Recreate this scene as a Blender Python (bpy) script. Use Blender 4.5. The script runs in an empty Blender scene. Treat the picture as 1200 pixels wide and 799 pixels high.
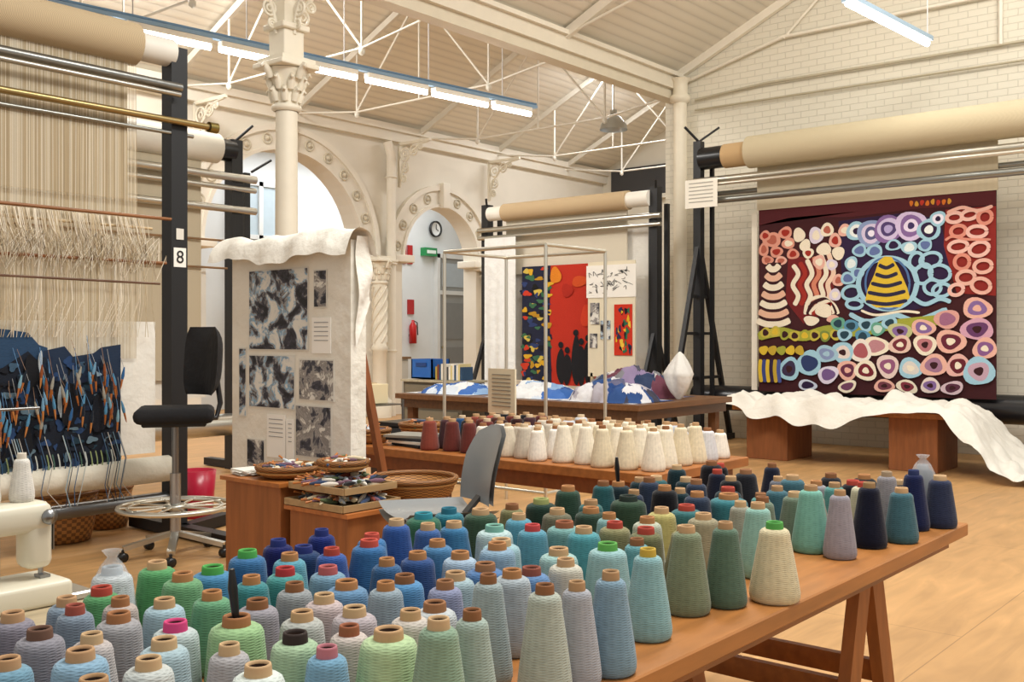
import bpy, bmesh, math, random
from mathutils import Vector, Matrix, noise
random.seed(7)
R=random.Random(11)
HD=math.atan2(1000,1200)            # the tripod looks diagonally across the room
CF=math.cos(HD); SF=math.sin(HD); H=1.45
def hexc(h):
    if not isinstance(h,str): return h
    h=h.lstrip('#')
    if len(h)==3: h=''.join(c*2 for c in h)
    o=[]
    for i in (0,2,4):
        c=int(h[i:i+2],16)/255; o.append(c/12.92 if c<=.04045 else ((c+.055)/1.055)**2.4)
    return (o[0],o[1],o[2],1.0)
def mute(h,s=.16,dk=.97):
    c=hexc(h); g=.3*c[0]+.6*c[1]+.1*c[2]
    return tuple((x+(g-x)*s)*dk for x in c[:3])+(1.0,)
# ---------------------------------------------------------------- materials
MATS={}
def newmat(name):
    m=bpy.data.materials.new(name); m.use_nodes=True
    nt=m.node_tree; b=nt.nodes['Principled BSDF']
    a=nt.nodes.new('ShaderNodeAttribute'); a.attribute_name='Col'
    return m,nt,b,a
def nd(nt,t,**k):
    n=nt.nodes.new(t)
    for q,v in k.items(): setattr(n,q,v)
    return n
def mixmul(nt,a,fac_out,lo,hi):
    mr=nd(nt,'ShaderNodeMapRange'); mr.inputs['To Min'].default_value=lo; mr.inputs['To Max'].default_value=hi
    nt.links.new(fac_out,mr.inputs['Value'])
    mx=nd(nt,'ShaderNodeVectorMath',operation='SCALE')
    nt.links.new(a,mx.inputs[0]); nt.links.new(mr.outputs[0],mx.inputs['Scale'])
    return mx.outputs[0]
def bump(nt,b,h,strength,dist):
    bp=nd(nt,'ShaderNodeBump'); bp.inputs['Strength'].default_value=strength; bp.inputs['Distance'].default_value=dist
    nt.links.new(h,bp.inputs['Height']); nt.links.new(bp.outputs[0],b.inputs['Normal'])
def tex(nt,scale=(1,1,1),rot=(0,0,0),src='Object'):
    tc=nd(nt,'ShaderNodeTexCoord'); mp=nd(nt,'ShaderNodeMapping')
    mp.inputs['Scale'].default_value=scale; mp.inputs['Rotation'].default_value=rot
    nt.links.new(tc.outputs[src],mp.inputs[0]); return mp.outputs[0]
def mth(nt,op,a,b=None):
    n=nd(nt,'ShaderNodeMath',operation=op)
    for i,x in enumerate((a,b)):
        if x is None: continue
        if isinstance(x,(int,float)): n.inputs[i].default_value=x
        else: nt.links.new(x,n.inputs[i])
    return n.outputs[0]
def getmat(k):
    if k in MATS: return MATS[k]
    m,nt,b,a=newmat(k); L=nt.links.new; col=a.outputs['Color']; b.inputs['Roughness'].default_value=.6
    if k in('paint','gloss','plaster','cloth','paper'):
        n=nd(nt,'ShaderNodeTexNoise'); sc={'paint':6,'gloss':8,'plaster':1.6,'cloth':5,'paper':5}[k]
        n.inputs['Scale'].default_value=sc; n.inputs['Detail'].default_value=6; L(tex(nt),n.inputs['Vector'])
        v={'paint':.06,'gloss':.05,'plaster':.07,'cloth':.08,'paper':.04}[k]
        L(mixmul(nt,col,n.outputs[0],1-v*1.5,1+v),b.inputs['Base Color'])
        b.inputs['Roughness'].default_value={'paint':.5,'gloss':.28,'plaster':.9,'cloth':.95,'paper':.8}[k]
        if k=='cloth': bump(nt,b,n.outputs[0],.6,.05)
        if k=='plaster': bump(nt,b,n.outputs[0],.25,.02)
    elif k=='wood':
        n=nd(nt,'ShaderNodeTexNoise'); n.inputs['Scale'].default_value=3; n.inputs['Detail'].default_value=8
        L(tex(nt,(1.2,9,9)),n.inputs['Vector']); L(mixmul(nt,col,n.outputs[0],.5,1.45),b.inputs['Base Color'])
        b.inputs['Roughness'].default_value=.42
    elif k=='woodz':
        n=nd(nt,'ShaderNodeTexNoise'); n.inputs['Scale'].default_value=3; n.inputs['Detail'].default_value=8
        L(tex(nt,(9,9,1.2)),n.inputs['Vector']); L(mixmul(nt,col,n.outputs[0],.55,1.4),b.inputs['Base Color'])
    elif k=='metal':
        L(col,b.inputs['Base Color']); b.inputs['Metallic'].default_value=.9; b.inputs['Roughness'].default_value=.3
    elif k=='yarn':
        uv=tex(nt,(1,1,1),src='UV'); sp=nd(nt,'ShaderNodeSeparateXYZ'); L(uv,sp.inputs[0])
        u6=mth(nt,'MULTIPLY',sp.outputs[0],9.0); v=mth(nt,'MULTIPLY',sp.outputs[1],42.0)
        s1=mth(nt,'SINE',mth(nt,'MULTIPLY',mth(nt,'ADD',v,u6),6.2832)); s2=mth(nt,'SINE',mth(nt,'MULTIPLY',mth(nt,'SUBTRACT',v,u6),6.2832))
        mxx=mth(nt,'MAXIMUM',s1,s2); nn=nd(nt,'ShaderNodeTexNoise'); nn.inputs['Scale'].default_value=70; nn.inputs['Detail'].default_value=4; L(tex(nt),nn.inputs['Vector'])
        hh=mth(nt,'ADD',mth(nt,'MULTIPLY',mxx,.28),nn.outputs[0])
        L(mixmul(nt,col,hh,.72,1.12),b.inputs['Base Color']); bump(nt,b,hh,.45,.003); b.inputs['Roughness'].default_value=1.0
        b.inputs['Specular IOR Level'].default_value=.1; b.inputs['Sheen Weight'].default_value=.2
    elif k=='brick':
        br=nd(nt,'ShaderNodeTexBrick'); br.inputs['Scale'].default_value=1; br.inputs['Brick Width'].default_value=.23; br.inputs['Row Height'].default_value=.086
        br.inputs['Mortar Size'].default_value=.006; br.inputs['Mortar Smooth'].default_value=.4
        tc=nd(nt,'ShaderNodeTexCoord'); sp=nd(nt,'ShaderNodeSeparateXYZ'); cb=nd(nt,'ShaderNodeCombineXYZ')
        L(tc.outputs['Object'],sp.inputs[0]); L(mth(nt,'ADD',sp.outputs[0],sp.outputs[1]),cb.inputs[0]); L(sp.outputs[2],cb.inputs[1]); L(cb.outputs[0],br.inputs['Vector'])
        n=nd(nt,'ShaderNodeTexNoise'); n.inputs['Scale'].default_value=2.5; n.inputs['Detail'].default_value=8
        c1=mixmul(nt,col,br.outputs['Fac'],1.0,.86)
        c2=mixmul(nt,c1,n.outputs[0],.86,1.1); L(c2,b.inputs['Base Color'])
        bump(nt,b,mth(nt,'SUBTRACT',mth(nt,'MULTIPLY',n.outputs[0],.3),br.outputs['Fac']),.6,.01); b.inputs['Roughness'].default_value=.7
    elif k=='boards':
        w=nd(nt,'ShaderNodeTexWave'); w.bands_direction='Y'; w.inputs['Scale'].default_value=2.2; L(tex(nt),w.inputs['Vector'])
        g=mth(nt,'POWER',w.outputs['Fac'],.15); L(mixmul(nt,col,g,.7,1.0),b.inputs['Base Color']); bump(nt,b,g,.4,.01)
    elif k=='floor':
        n=nd(nt,'ShaderNodeTexNoise'); n.inputs['Scale'].default_value=1.5; n.inputs['Detail'].default_value=9; n.inputs['Distortion'].default_value=1.2
        L(tex(nt,(1.0,5,1)),n.inputs['Vector'])
        br=nd(nt,'ShaderNodeTexBrick'); br.inputs['Scale'].default_value=1; br.inputs['Brick Width'].default_value=2.4; br.inputs['Row Height'].default_value=1.2; br.inputs['Mortar Size'].default_value=.003
        L(tex(nt),br.inputs['Vector'])
        n2=nd(nt,'ShaderNodeTexNoise'); n2.inputs['Scale'].default_value=.9; n2.inputs['Detail'].default_value=6; L(tex(nt),n2.inputs['Vector'])
        c=mixmul(nt,col,n.outputs[0],.6,1.34); c=mixmul(nt,c,n2.outputs[0],.68,1.26); c=mixmul(nt,c,br.outputs['Fac'],1,.6); L(c,b.inputs['Base Color']); b.inputs['Roughness'].default_value=.45
    elif k=='wicker':
        uv=tex(nt,(1,1,1),src='UV'); ck=nd(nt,'ShaderNodeTexChecker'); ck.inputs['Scale'].default_value=1
        mp=nd(nt,'ShaderNodeMapping'); mp.inputs['Scale'].default_value=(44,14,1); L(uv,mp.inputs[0]); L(mp.outputs[0],ck.inputs['Vector'])
        L(mixmul(nt,col,ck.outputs['Fac'],.5,1.2),b.inputs['Base Color']); bump(nt,b,ck.outputs['Fac'],.8,.006)
    elif k=='warp':
        w=nd(nt,'ShaderNodeTexWave'); w.bands_direction='X' ; w.inputs['Scale'].default_value=30; w.inputs['Distortion'].default_value=1.5; w.inputs['Detail Scale'].default_value=.3
        tc=nd(nt,'ShaderNodeTexCoord'); sp=nd(nt,'ShaderNodeSeparateXYZ'); cb=nd(nt,'ShaderNodeCombineXYZ')
        L(tc.outputs['Object'],sp.inputs[0]); L(mth(nt,'ADD',sp.outputs[0],sp.outputs[1]),cb.inputs[0]); L(mth(nt,'MULTIPLY',sp.outputs[2],.1),cb.inputs[1]); L(cb.outputs[0],w.inputs['Vector'])
        L(mixmul(nt,col,w.outputs['Fac'],.68,1.1),b.inputs['Base Color']); b.inputs['Roughness'].default_value=.95
    elif k=='weave':
        w=nd(nt,'ShaderNodeTexNoise'); w.inputs['Scale'].default_value=40; L(tex(nt,(1,1,6)),w.inputs['Vector'])
        L(mixmul(nt,col,w.outputs[0],.78,1.22),b.inputs['Base Color']); b.inputs['Roughness'].default_value=.95; bump(nt,b,w.outputs[0],.3,.01)
    elif k.startswith('photo'):
        n=nd(nt,'ShaderNodeTexNoise'); n.inputs['Scale'].default_value=9; n.inputs['Detail'].default_value=8; n.inputs['Roughness'].default_value=.62; n.inputs['Distortion'].default_value=.5; L(tex(nt,(1,1,1)),n.inputs['Vector'])
        r=nd(nt,'ShaderNodeValToRGB'); e=r.color_ramp.elements
        e[0].position=.38; e[0].color=(.01,.01,.015,1); e[1].position=.6; e[1].color=(.72,.7,.64,1)
        q=e.new(.46); q.color=(.05,.05,.07,1); q=e.new(.5); q.color=(.34,.32,.3,1)
        if k=='photo_b':
            q=e.new(.525); q.color=(.13,.34,.55,1); q=e.new(.55); q.color=(.6,.6,.58,1)
        else:
            q=e.new(.55); q.color=(.2,.18,.17,1)
        L(n.outputs[0],r.inputs[0]); L(r.outputs[0],b.inputs['Base Color'])
    elif k=='glow':
        L(col,b.inputs['Base Color']); L(col,b.inputs['Emission Color']); b.inputs['Emission Strength'].default_value=18
    elif k=='film':
        L(col,b.inputs['Base Color']); b.inputs['Alpha'].default_value=.3; b.inputs['Roughness'].default_value=.15
    MATS[k]=m; return m
# ---------------------------------------------------------------- mesh builder
class M:
    def __init__(s): s.v=[];s.f=[];s.c=[];s.m=[];s.uv=[];s.sm=[]
    def add(s,vs,fs,col,mat='paint',uv=None,smooth=False):
        o=len(s.v); s.v+= [tuple(p) for p in vs]; one=not(isinstance(col,list))
        if one: cc=hexc(col)
        for i,f in enumerate(fs):
            s.f.append([o+j for j in f]); s.c.append(cc if one else hexc(col[i])); s.m.append(mat); s.sm.append(smooth)
            s.uv.append(uv[i] if uv else [(0,0)]*len(f))
    def box(s,c,sz,col,mat='paint',rz=0,bev=0,rot=None):
        bm=bmesh.new(); bmesh.ops.create_cube(bm,size=1)
        bmesh.ops.scale(bm,vec=sz,verts=bm.verts)
        if bev: bmesh.ops.bevel(bm,geom=bm.edges[:]+bm.verts[:],offset=bev,segments=3 if bev>.01 else 1,profile=.5,affect='EDGES')
        mt=Matrix.Translation(c)@(rot.to_4x4() if rot else Matrix.Rotation(rz,4,'Z'))
        bm.verts.index_update(); vs=[mt@v.co for v in bm.verts]
        s.add(vs,[[v.index for v in f.verts] for f in bm.faces],col,mat,smooth=bev>.01); bm.free()
    def lohi(s,a,b,col,mat='paint',bev=0):
        s.box([(a[i]+b[i])/2 for i in range(3)],[abs(b[i]-a[i]) for i in range(3)],col,mat,bev=bev)
    def beam(s,p,q,w,h,col,mat='paint',up=(0,0,1)):
        p=Vector(p);q=Vector(q);d=(q-p); l=d.length; d.normalize(); up=Vector(up)
        if abs(d.dot(up))>.98: up=Vector((1,0,0))
        sd=d.cross(up).normalized(); u=sd.cross(d)
        s.box((p+q)/2,(l,w,h),col,mat,rot=Matrix((d,sd,u)).transposed())
    def tube(s,pts,r,col,mat='paint',seg=10,cap=True):
        pts=[Vector(p) for p in pts]; n=len(pts); rs=r if isinstance(r,list) else [r]*n
        vs=[];fs=[];uv=[]; prev=None
        for i,p in enumerate(pts):
            d=(pts[min(i+1,n-1)]-pts[max(i-1,0)]).normalized()
            a=prev if prev is not None else (Vector((0,0,1)) if abs(d.z)<.9 else Vector((1,0,0)))
            x=(a-d*a.dot(d)).normalized(); y=d.cross(x); prev=x
            for k in range(seg):
                t=2*math.pi*k/seg; vs.append(p+x*math.cos(t)*rs[i]+y*math.sin(t)*rs[i])
        for i in range(n-1):
            for k in range(seg):
                k2=(k+1)%seg; fs.append([i*seg+k,i*seg+k2,(i+1)*seg+k2,(i+1)*seg+k]); uv.append([(k/seg,i/(n-1)),((k+1)/seg,i/(n-1)),((k+1)/seg,(i+1)/(n-1)),(k/seg,(i+1)/(n-1))])
        s.add(vs,fs,col,mat,uv,True)
        if cap:
            s.add(vs[:seg],[list(range(seg))[::-1]],col,mat); s.add(vs[-seg:],[list(range(seg))],col,mat)
    def lathe(s,c,prof,col,mat='paint',seg=20,axis=None,cols=None,a0=0,uvh=None):
        c=Vector(c); vs=[];fs=[];uv=[];cl=[]; n=len(prof)
        Rm=Matrix.Identity(3) if axis is None else Vector((0,0,1)).rotation_difference(Vector(axis)).to_matrix()
        for r,z in prof:
            for k in range(seg):
                t=2*math.pi*k/seg+a0; vs.append(c+Rm@Vector((r*math.cos(t),r*math.sin(t),z)))
        zz=[p[1] for p in prof]; z0=min(zz); dz=(max(zz)-z0) or 1
        if uvh: dz=uvh
        for i in range(n-1):
            for k in range(seg):
                k2=(k+1)%seg; fs.append([i*seg+k,i*seg+k2,(i+1)*seg+k2,(i+1)*seg+k])
                a=(prof[i][1]-z0)/dz; b=(prof[i+1][1]-z0)/dz
                uv.append([(k/seg,a),((k+1)/seg,a),((k+1)/seg,b),(k/seg,b)]); cl.append(cols[i] if cols else col)
        s.add(vs,fs,cl if cols else col,mat,uv,True)
    def torus(s,c,Rr,r,col,mat='paint',axis=(0,0,1),seg=28,sg=8,sy=1):
        Rm=Vector((0,0,1)).rotation_difference(Vector(axis)).to_matrix(); c=Vector(c); vs=[];fs=[];uv=[]
        for k in range(seg):
            t=2*math.pi*k/seg
            for j in range(sg):
                p=2*math.pi*j/sg; q=Rr+r*math.cos(p); vs.append(c+Rm@Vector((q*math.cos(t),q*sy*math.sin(t),r*math.sin(p))))
        for k in range(seg):
            for j in range(sg):
                k2=(k+1)%seg;j2=(j+1)%sg; fs.append([k*sg+j,k2*sg+j,k2*sg+j2,k*sg+j2]); uv.append([(k/seg,j/sg),((k+1)/seg,j/sg),((k+1)/seg,(j+1)/sg),(k/seg,(j+1)/sg)])
        s.add(vs,fs,col,mat,uv,True)
    def grid(s,nu,nv,fn,col,mat='cloth',colf=None,smooth=True):
        vs=[fn(i/nu,j/nv) for j in range(nv+1) for i in range(nu+1)]; fs=[];cl=[];uv=[]
        for j in range(nv):
            for i in range(nu):
                a=j*(nu+1)+i; fs.append([a,a+1,a+nu+2,a+nu+1]); cl.append(colf(i/nu,j/nv) if colf else col)
                uv.append([(i/nu,j/nv),((i+1)/nu,j/nv),((i+1)/nu,(j+1)/nv),(i/nu,(j+1)/nv)])
        s.add(vs,fs,cl,mat,uv,smooth)
    def done(s,name,parent=None):
        xs=[p[0] for p in s.v];ys=[p[1] for p in s.v];zs=[p[2] for p in s.v]
        o=Vector(((min(xs)+max(xs))/2,(min(ys)+max(ys))/2,min(zs)))
        me=bpy.data.meshes.new(name); me.from_pydata([(p[0]-o.x,p[1]-o.y,p[2]-o.z) for p in s.v],[],s.f)
        names=list(dict.fromkeys(s.m)); [me.materials.append(getmat(k)) for k in names]; ix={k:i for i,k in enumerate(names)}
        ca=me.color_attributes.new('Col','FLOAT_COLOR','CORNER'); ul=me.uv_layers.new(name='UVMap')
        cb=[];ub=[]
        for fi,f in enumerate(s.f):
            for j in range(len(f)): cb+=list(s.c[fi]); ub+=list(s.uv[fi][j])
        me.color_attributes['Col'].data.foreach_set('color',cb); me.uv_layers['UVMap'].data.foreach_set('uv',ub)
        me.polygons.foreach_set('material_index',[ix[k] for k in s.m]); me.polygons.foreach_set('use_smooth',s.sm); me.update()
        ob=bpy.data.objects.new(name,me); bpy.context.collection.objects.link(ob); ob.location=o
        if parent is not None:
            ob.parent=parent; ob.matrix_parent_inverse=Matrix.Translation(-parent.location)
        return ob
def nz(x,y,z=0): return noise.noise(Vector((x,y,z)))
# ================================================================ ROOM SHELL
CREAM='#e6e0d2'
m=M(); m.lohi((-4,-5,-.1),(24,20,0),'#c69a66','floor'); m.done('floor')
def prism_x(m,x0,x1,poly,col,mat):
    n=len(poly); vs=[(x0,a,b) for a,b in poly]+[(x1,a,b) for a,b in poly]
    fs=[list(range(n)),list(range(n,2*n))[::-1]]+[[i,i+n,(i+1)%n+n,(i+1)%n] for i in range(n)]
    m.add(vs,fs,col,mat)
m=M(); prism_x(m,13.4,13.85,[(-1,0),(8.14,0),(8.14,5.3),(4,7.16),(-1,7.16)],'#e2dccb','brick'); m.done('wall_right')
def arch_wall():
    m=M(); Y0,Y1=14.0,14.35; top=5.35; sp=2.95
    A=[(9.2,12.5),(13.55,15.65)]
    def quad(x0,za0,zb0,x1,za1,zb1):
        for Y in (Y0,Y1): m.add([(x0,Y,za0),(x1,Y,za1),(x1,Y,zb1),(x0,Y,zb0)],[[0,1,2,3]],CREAM,'plaster')
    quad(4,0,top,9.2,0,top); quad(12.5,0,top,13.55,0,top); quad(15.65,0,top,20.2,0,top)
    for a,b in A:
        r=(b-a)/2; cx=(a+b)/2; N=28
        P=[(cx-r*math.cos(math.pi*i/N), sp+r*math.sin(math.pi*i/N)) for i in range(N+1)]
        for i in range(N):
            quad(P[i][0],P[i][1],top,P[i+1][0],P[i+1][1],top)
            m.add([(P[i][0],Y0,P[i][1]),(P[i+1][0],Y0,P[i+1][1]),(P[i+1][0],Y1,P[i+1][1]),(P[i][0],Y1,P[i][1])],[[0,1,2,3]],CREAM,'plaster')
        for x in (a,b): m.add([(x,Y0,0),(x,Y1,0),(x,Y1,sp),(x,Y0,sp)],[[0,1,2,3]],CREAM,'plaster')
        for (ra,rb,t) in ((r,r+.06,.09),(r+.06,r+.32,.05),(r+.32,r+.42,.1)):
            vs=[];fs=[]
            for i in range(N+1):
                c_,s_=-math.cos(math.pi*i/N),math.sin(math.pi*i/N)
                for rr,yy in((ra,Y0),(ra,Y0-t),(rb,Y0-t),(rb,Y0)): vs.append((cx+rr*c_,yy,sp+rr*s_))
            for i in range(N):
                for k in range(3): fs.append([i*4+k,i*4+k+1,i*4+k+5,i*4+k+4])
            m.add(vs,fs,'#e9e3d5','plaster')
        K=13 if r>1.3 else 9
        for i in range(K):
            t=math.pi*(i+.5)/K; p=(cx-(r+.19)*math.cos(t),Y0-.06,sp+(r+.19)*math.sin(t))
            m.torus(p,.085,.018,'#d2c9b4','plaster',axis=(0,1,0),seg=14,sg=6); m.lathe(p,[(.045,0),(.03,.03),(.001,.035)],'#d2c9b4','plaster',10,axis=(0,-1,0))
        m.box((cx,Y0-.1,sp+r+.22),(.2,.16,.5),'#e9e3d5','plaster',bev=.02)
        for x in (a-.05,b+.05): m.box((x,Y0+.1,sp-.02),(.5,.5,.14),'#e9e3d5','plaster',bev=.02)
    m.lohi((4,13.88,5.1),(20.2,14,5.3),'#e9e3d5','plaster'); m.lohi((4,13.82,5.28),(20.2,14,5.4),'#e9e3d5','plaster')
    return m.done('wall_arches')
arch_wall()
m=M(); m.lohi((7,17.6,0),(23,17.8,5.6),'#dfe2e2','plaster'); m.done('wall_back_room')
m=M(); m.lohi((7,14.4,5.4),(23,17.8,5.5),'#e0e2e0','plaster'); m.done('ceiling_back_room')
m=M(); prism_x(m,20.2,20.4,[(8.2,0),(14.35,0),(14.35,5.35),(11,6.85),(8.2,5.6)],'#dcd6c6','plaster')
m.lohi((20.1,11.6,4.7),(20.2,13.7,5.4),'#3a3a3c'); m.lohi((20.05,11.5,4.62),(20.2,13.8,4.72),'#cfcabb'); m.done('wall_far_end')
def roof(name,y0,z0,y1,z1,x0,x1,col='#f0ebde'):
    m=M(); m.add([(x0,y0,z0),(x1,y0,z0),(x1,y1,z1),(x0,y1,z1),(x0,y0,z0+.08),(x1,y0,z0+.08),(x1,y1,z1+.08),(x0,y1,z1+.08)],
      [[0,1,2,3],[4,7,6,5],[0,4,5,1],[2,6,7,3],[1,5,6,2],[0,3,7,4]],col,'boards'); return m.done(name)
roof('ceiling_near_bay',8.0,5.36,4.0,7.16,-1,13.4,'#e8e2d4')
roof('ceiling_far_bay_south',8.0,5.36,11.0,6.75,1,20.2)
roof('ceiling_far_bay_north',14.1,5.36,11.0,6.75,1,20.2)
m=M(); m.lohi((-1,7.84,5.12),(13.4,8.16,5.36),'#e2dac8'); m.lohi((-1,7.9,4.98),(13.4,8.1,5.12),'#d8cfba'); m.lohi((-1,7.78,5.3),(13.4,8.22,5.36),'#e6decd'); m.done('valley_beam')
for X in (6.2,8.6,11.0,13.9,16.2,18.6):
    m=M(); c='#e4dfd2'
    m.beam((X,8.1,5.3),(X,11,6.66),.06,.1,c); m.beam((X,13.95,5.3),(X,11,6.66),.06,.1,c)
    zt=5.05
    m.tube([(X,8.1,5.25),(X,9.6,zt),(X,12.4,zt),(X,13.95,5.25)],.018,c,seg=6)
    for y in (9.6,12.4):
        zr=5.3+(1.36/2.9)*(y-8.1 if y<11 else 13.95-y); m.tube([(X,y,zt-.06),(X,y,zr)],.018,c,seg=6)
        m.lathe((X,y,zt-.1),[(.001,0),(.04,.03),(.04,.09),(.001,.12)],c,seg=8)
    m.tube([(X,9.6,zt),(X,11,6.62)],.018,c,seg=6); m.tube([(X,12.4,zt),(X,11,6.62)],.018,c,seg=6); m.tube([(X,11,zt),(X,11,6.62)],.015,c,seg=6)
    m.done('roof_truss')
m=M(); X=10.5; c='#e8e2d4'; m.beam((X,7.9,5.3),(X,4.1,7.02),.07,.12,c); m.tube([(X,7.9,5.3),(X,6.0,5.75),(X,4.2,7.0)],.022,c,seg=6); m.tube([(X,6.0,5.7),(X,6.0,6.15)],.02,c,seg=6); m.done('roof_truss')
m=M(); c='#efe8d8'
m.tube([(13.33,7.9,5.2),(13.33,6.2,5.62),(13.33,3.2,5.62)],.025,c,seg=6); m.beam((13.34,7.9,5.36),(13.34,4.1,7.06),.08,.14,c); m.tube([(13.33,6.2,5.6),(13.33,5.2,6.5)],.02,c,seg=6)
m.tube([(13.34,7.6,4.95),(13.34,6.5,5.02),(13.34,1,4.98)],.02,'#bdb49c',seg=6); m.tube([(13.34,7.6,4.8),(13.34,1,4.75)],.015,'#b8ae94',seg=6)
m.tube([(13.34,3.4,5.0),(13.34,3.4,6.9)],.03,'#e6dfd0',seg=6); m.done('wall_conduit')
m=M(); m.tube([(13.22,7.78,0),(13.22,7.78,5.0)],.1,'#e8dfca',seg=14); m.lathe((13.22,7.78,4.9),[(.1,0),(.15,.04),(.15,.1),(.11,.14),(.11,.3),(.16,.36)],'#e8dfca'); m.done('wall_column')
m=M(); m.tube([(13.1,13.82,0),(13.1,13.82,4.8),(13.02,13.84,5.05)],.09,'#ebe5d6',seg=12)
for z in (1.2,2.8,4.4): m.torus((13.1,13.82,z),.095,.02,'#ebe5d6',seg=14,sg=6)
m.done('downpipe')
# ---------------------------------------------------------------- iron columns
def capital(m,x,y,z,s,col):
    m.lathe((x,y,z),[(s,0),(s*1.25,.02),(s*1.25,.05),(s,.07),(s*1.1,.2),(s*1.6,.36),(s*1.75,.4)],col,seg=20)
    for row,(n,rz,rr) in enumerate(((8,.09,1.2),(8,.2,1.4),(4,.3,1.9))):
        for k in range(n):
            t=2*math.pi*(k+row*.5)/n; dx,dy=math.cos(t),math.sin(t)
            pts=[(x+dx*s*q,y+dy*s*q,z+rz+w) for q,w in((rr*.85,0),(rr,.07),(rr*1.22,.12),(rr*1.36,.09))]
            m.tube(pts,[s*.3,s*.34,s*.22,s*.1],col,seg=6)
    m.box((x,y,z+.43),(s*4,s*4,.05),col,bev=.012); m.box((x,y,z+.48),(s*3.4,s*3.4,.05),col)
m=M(); x,y=6.2,8.0; c='#e9e2d0'
m.lathe((x,y,0),[(.2,0),(.2,.25),(.15,.3),(.17,.34),(.13,.4),(.115,.5),(.105,3.62)],c,seg=24)
capital(m,x,y,3.62,.115,c)
m.box((x,y,4.25),(.24,.24,.3),c,bev=.015); m.box((x,y,4.42),(.32,.32,.06),c,bev=.01); m.box((x,y,4.75),(.2,.2,.75),c)
for (dx,dy) in((1,0),(-1,0),(0,1),(0,-1)):
    arc=[(x+dx*(.12+.62*(1-math.cos(t))),y+dy*(.12+.62*(1-math.cos(t))),4.35+.62*math.sin(t)) for t in [math.pi/2*i/8 for i in range(9)]]
    m.tube(arc,.02,c,seg=6); m.tube([(x+dx*.12,y+dy*.12,4.98),(x+dx*.75,y+dy*.75,4.98)],.022,c,seg=6)
    for (q,zz,rr) in((.22,4.83,.11),(.2,4.58,.07),(.43,4.88,.07),(.3,4.7,.05),(.17,4.44,.04),(.58,4.93,.035)):
        m.torus((x+dx*q,y+dy*q,zz),rr,.014,c,axis=(dy,dx,0),seg=16,sg=5)
        m.torus((x+dx*q,y+dy*q,zz),rr*.45,.011,c,axis=(dy,dx,0),seg=12,sg=5)
m.done('cast_iron_column')
m=M(); x,y=12.7,13.7
m.lathe((x,y,0),[(.22,0),(.22,.3),(.16,.36),(.13,.5),(.13,1.2),(.17,1.24),(.13,1.3),(.12,2.4)],c,seg=20)
for k in range(6):
    t0=math.pi*2*k/6; m.tube([(x+.13*math.cos(t0+i*.3),y+.13*math.sin(t0+i*.3),1.35+i*.06) for i in range(18)],.02,c,seg=5)
capital(m,x,y,2.4,.12,c); m.done('cast_iron_column')
m=M(); x,y=15.85,13.75; m.lathe((x,y,0),[(.24,0),(.24,.3),(.16,.36),(.13,.5),(.12,2.4)],c,seg=20); capital(m,x,y,2.4,.13,c); m.done('cast_iron_column')
for X in (9.0,13.35,15.9):
    m=M()
    for (q,zz,rr) in((.15,4.85,.12),(.15,4.6,.09),(.38,4.9,.09),(.12,4.4,.06),(.55,4.95,.05)):
        m.torus((X,13.86-q,zz),rr,.018,c,axis=(1,0,0),seg=14,sg=5); m.torus((X,13.86-q,zz),rr*.4,.014,c,axis=(1,0,0),seg=10,sg=5)
    m.tube([(X,13.86-.02-.75*(1-math.cos(t)),4.25+.78*math.sin(t)) for t in [math.pi/2*i/8 for i in range(9)]],.022,c,seg=6)
    m.beam((X,13.86,4.25),(X,13.86,5.05),.05,.05,c); m.beam((X,13.86,5.05),(X,13.05,5.05),.05,.05,c); m.done('iron_wall_bracket')
# ---------------------------------------------------------------- fluorescent line
def lerp(a,b,t): return [a[i]+(b[i]-a[i])*t for i in range(len(a))]
P0=(3.6,9.8,4.66); P1=(11.2,8.9,4.66)
m=M(); m.beam(P0,P1,.07,.04,'#8fb0d0'); m.beam((P0[0],P0[1],4.70),(P1[0],P1[1],4.70),.04,.02,'#6f9ac4')
for i in range(6):
    t=(i+.5)/6; p=lerp(P0,P1,t); m.tube([(p[0],p[1],4.7),(p[0],p[1],5.9)],.008,'#d8d8d8',seg=5)
m.done('lighting_track')
for a,b in((.1,.22),(.24,.36),(.375,.48),(.495,.605),(.625,.745),(.76,.88),(.895,.985)):
    m=M(); p,q=lerp(P0,P1,a),lerp(P0,P1,b); p[2]=q[2]=4.60; m.beam(p,q,.1,.06,'#f2efe6')
    p[2]=q[2]=4.545; m.tube([p,q],.034,'#fff8ec','glow',8); m.done('fluorescent_light')
def batten(p,q,name='fluorescent_light'):
    m=M(); m.beam(p,q,.14,.05,'#9fb8cc'); p2=(p[0],p[1],p[2]-.05); q2=(q[0],q[1],q[2]-.05); m.tube([p2,q2],.034,'#fff8ec','glow',8)
    for e in (p,q): m.tube([e,(e[0],e[1],e[2]+1.3)],.008,'#dddddd',seg=5)
    m.done(name)
batten((10.2,4.05,4.9),(12.2,3.9,4.9))
m=M(); p=(14.6,9.9,5.0); m.lathe(p,[(.24,0),(.22,.1),(.12,.22),(.06,.26),(.06,.34)],'#b9bfc2','metal'); m.tube([(p[0],p[1],p[2]+.3),(p[0],p[1],6.2)],.012,'#cccccc',seg=6); m.done('pendant_lamp')
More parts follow.
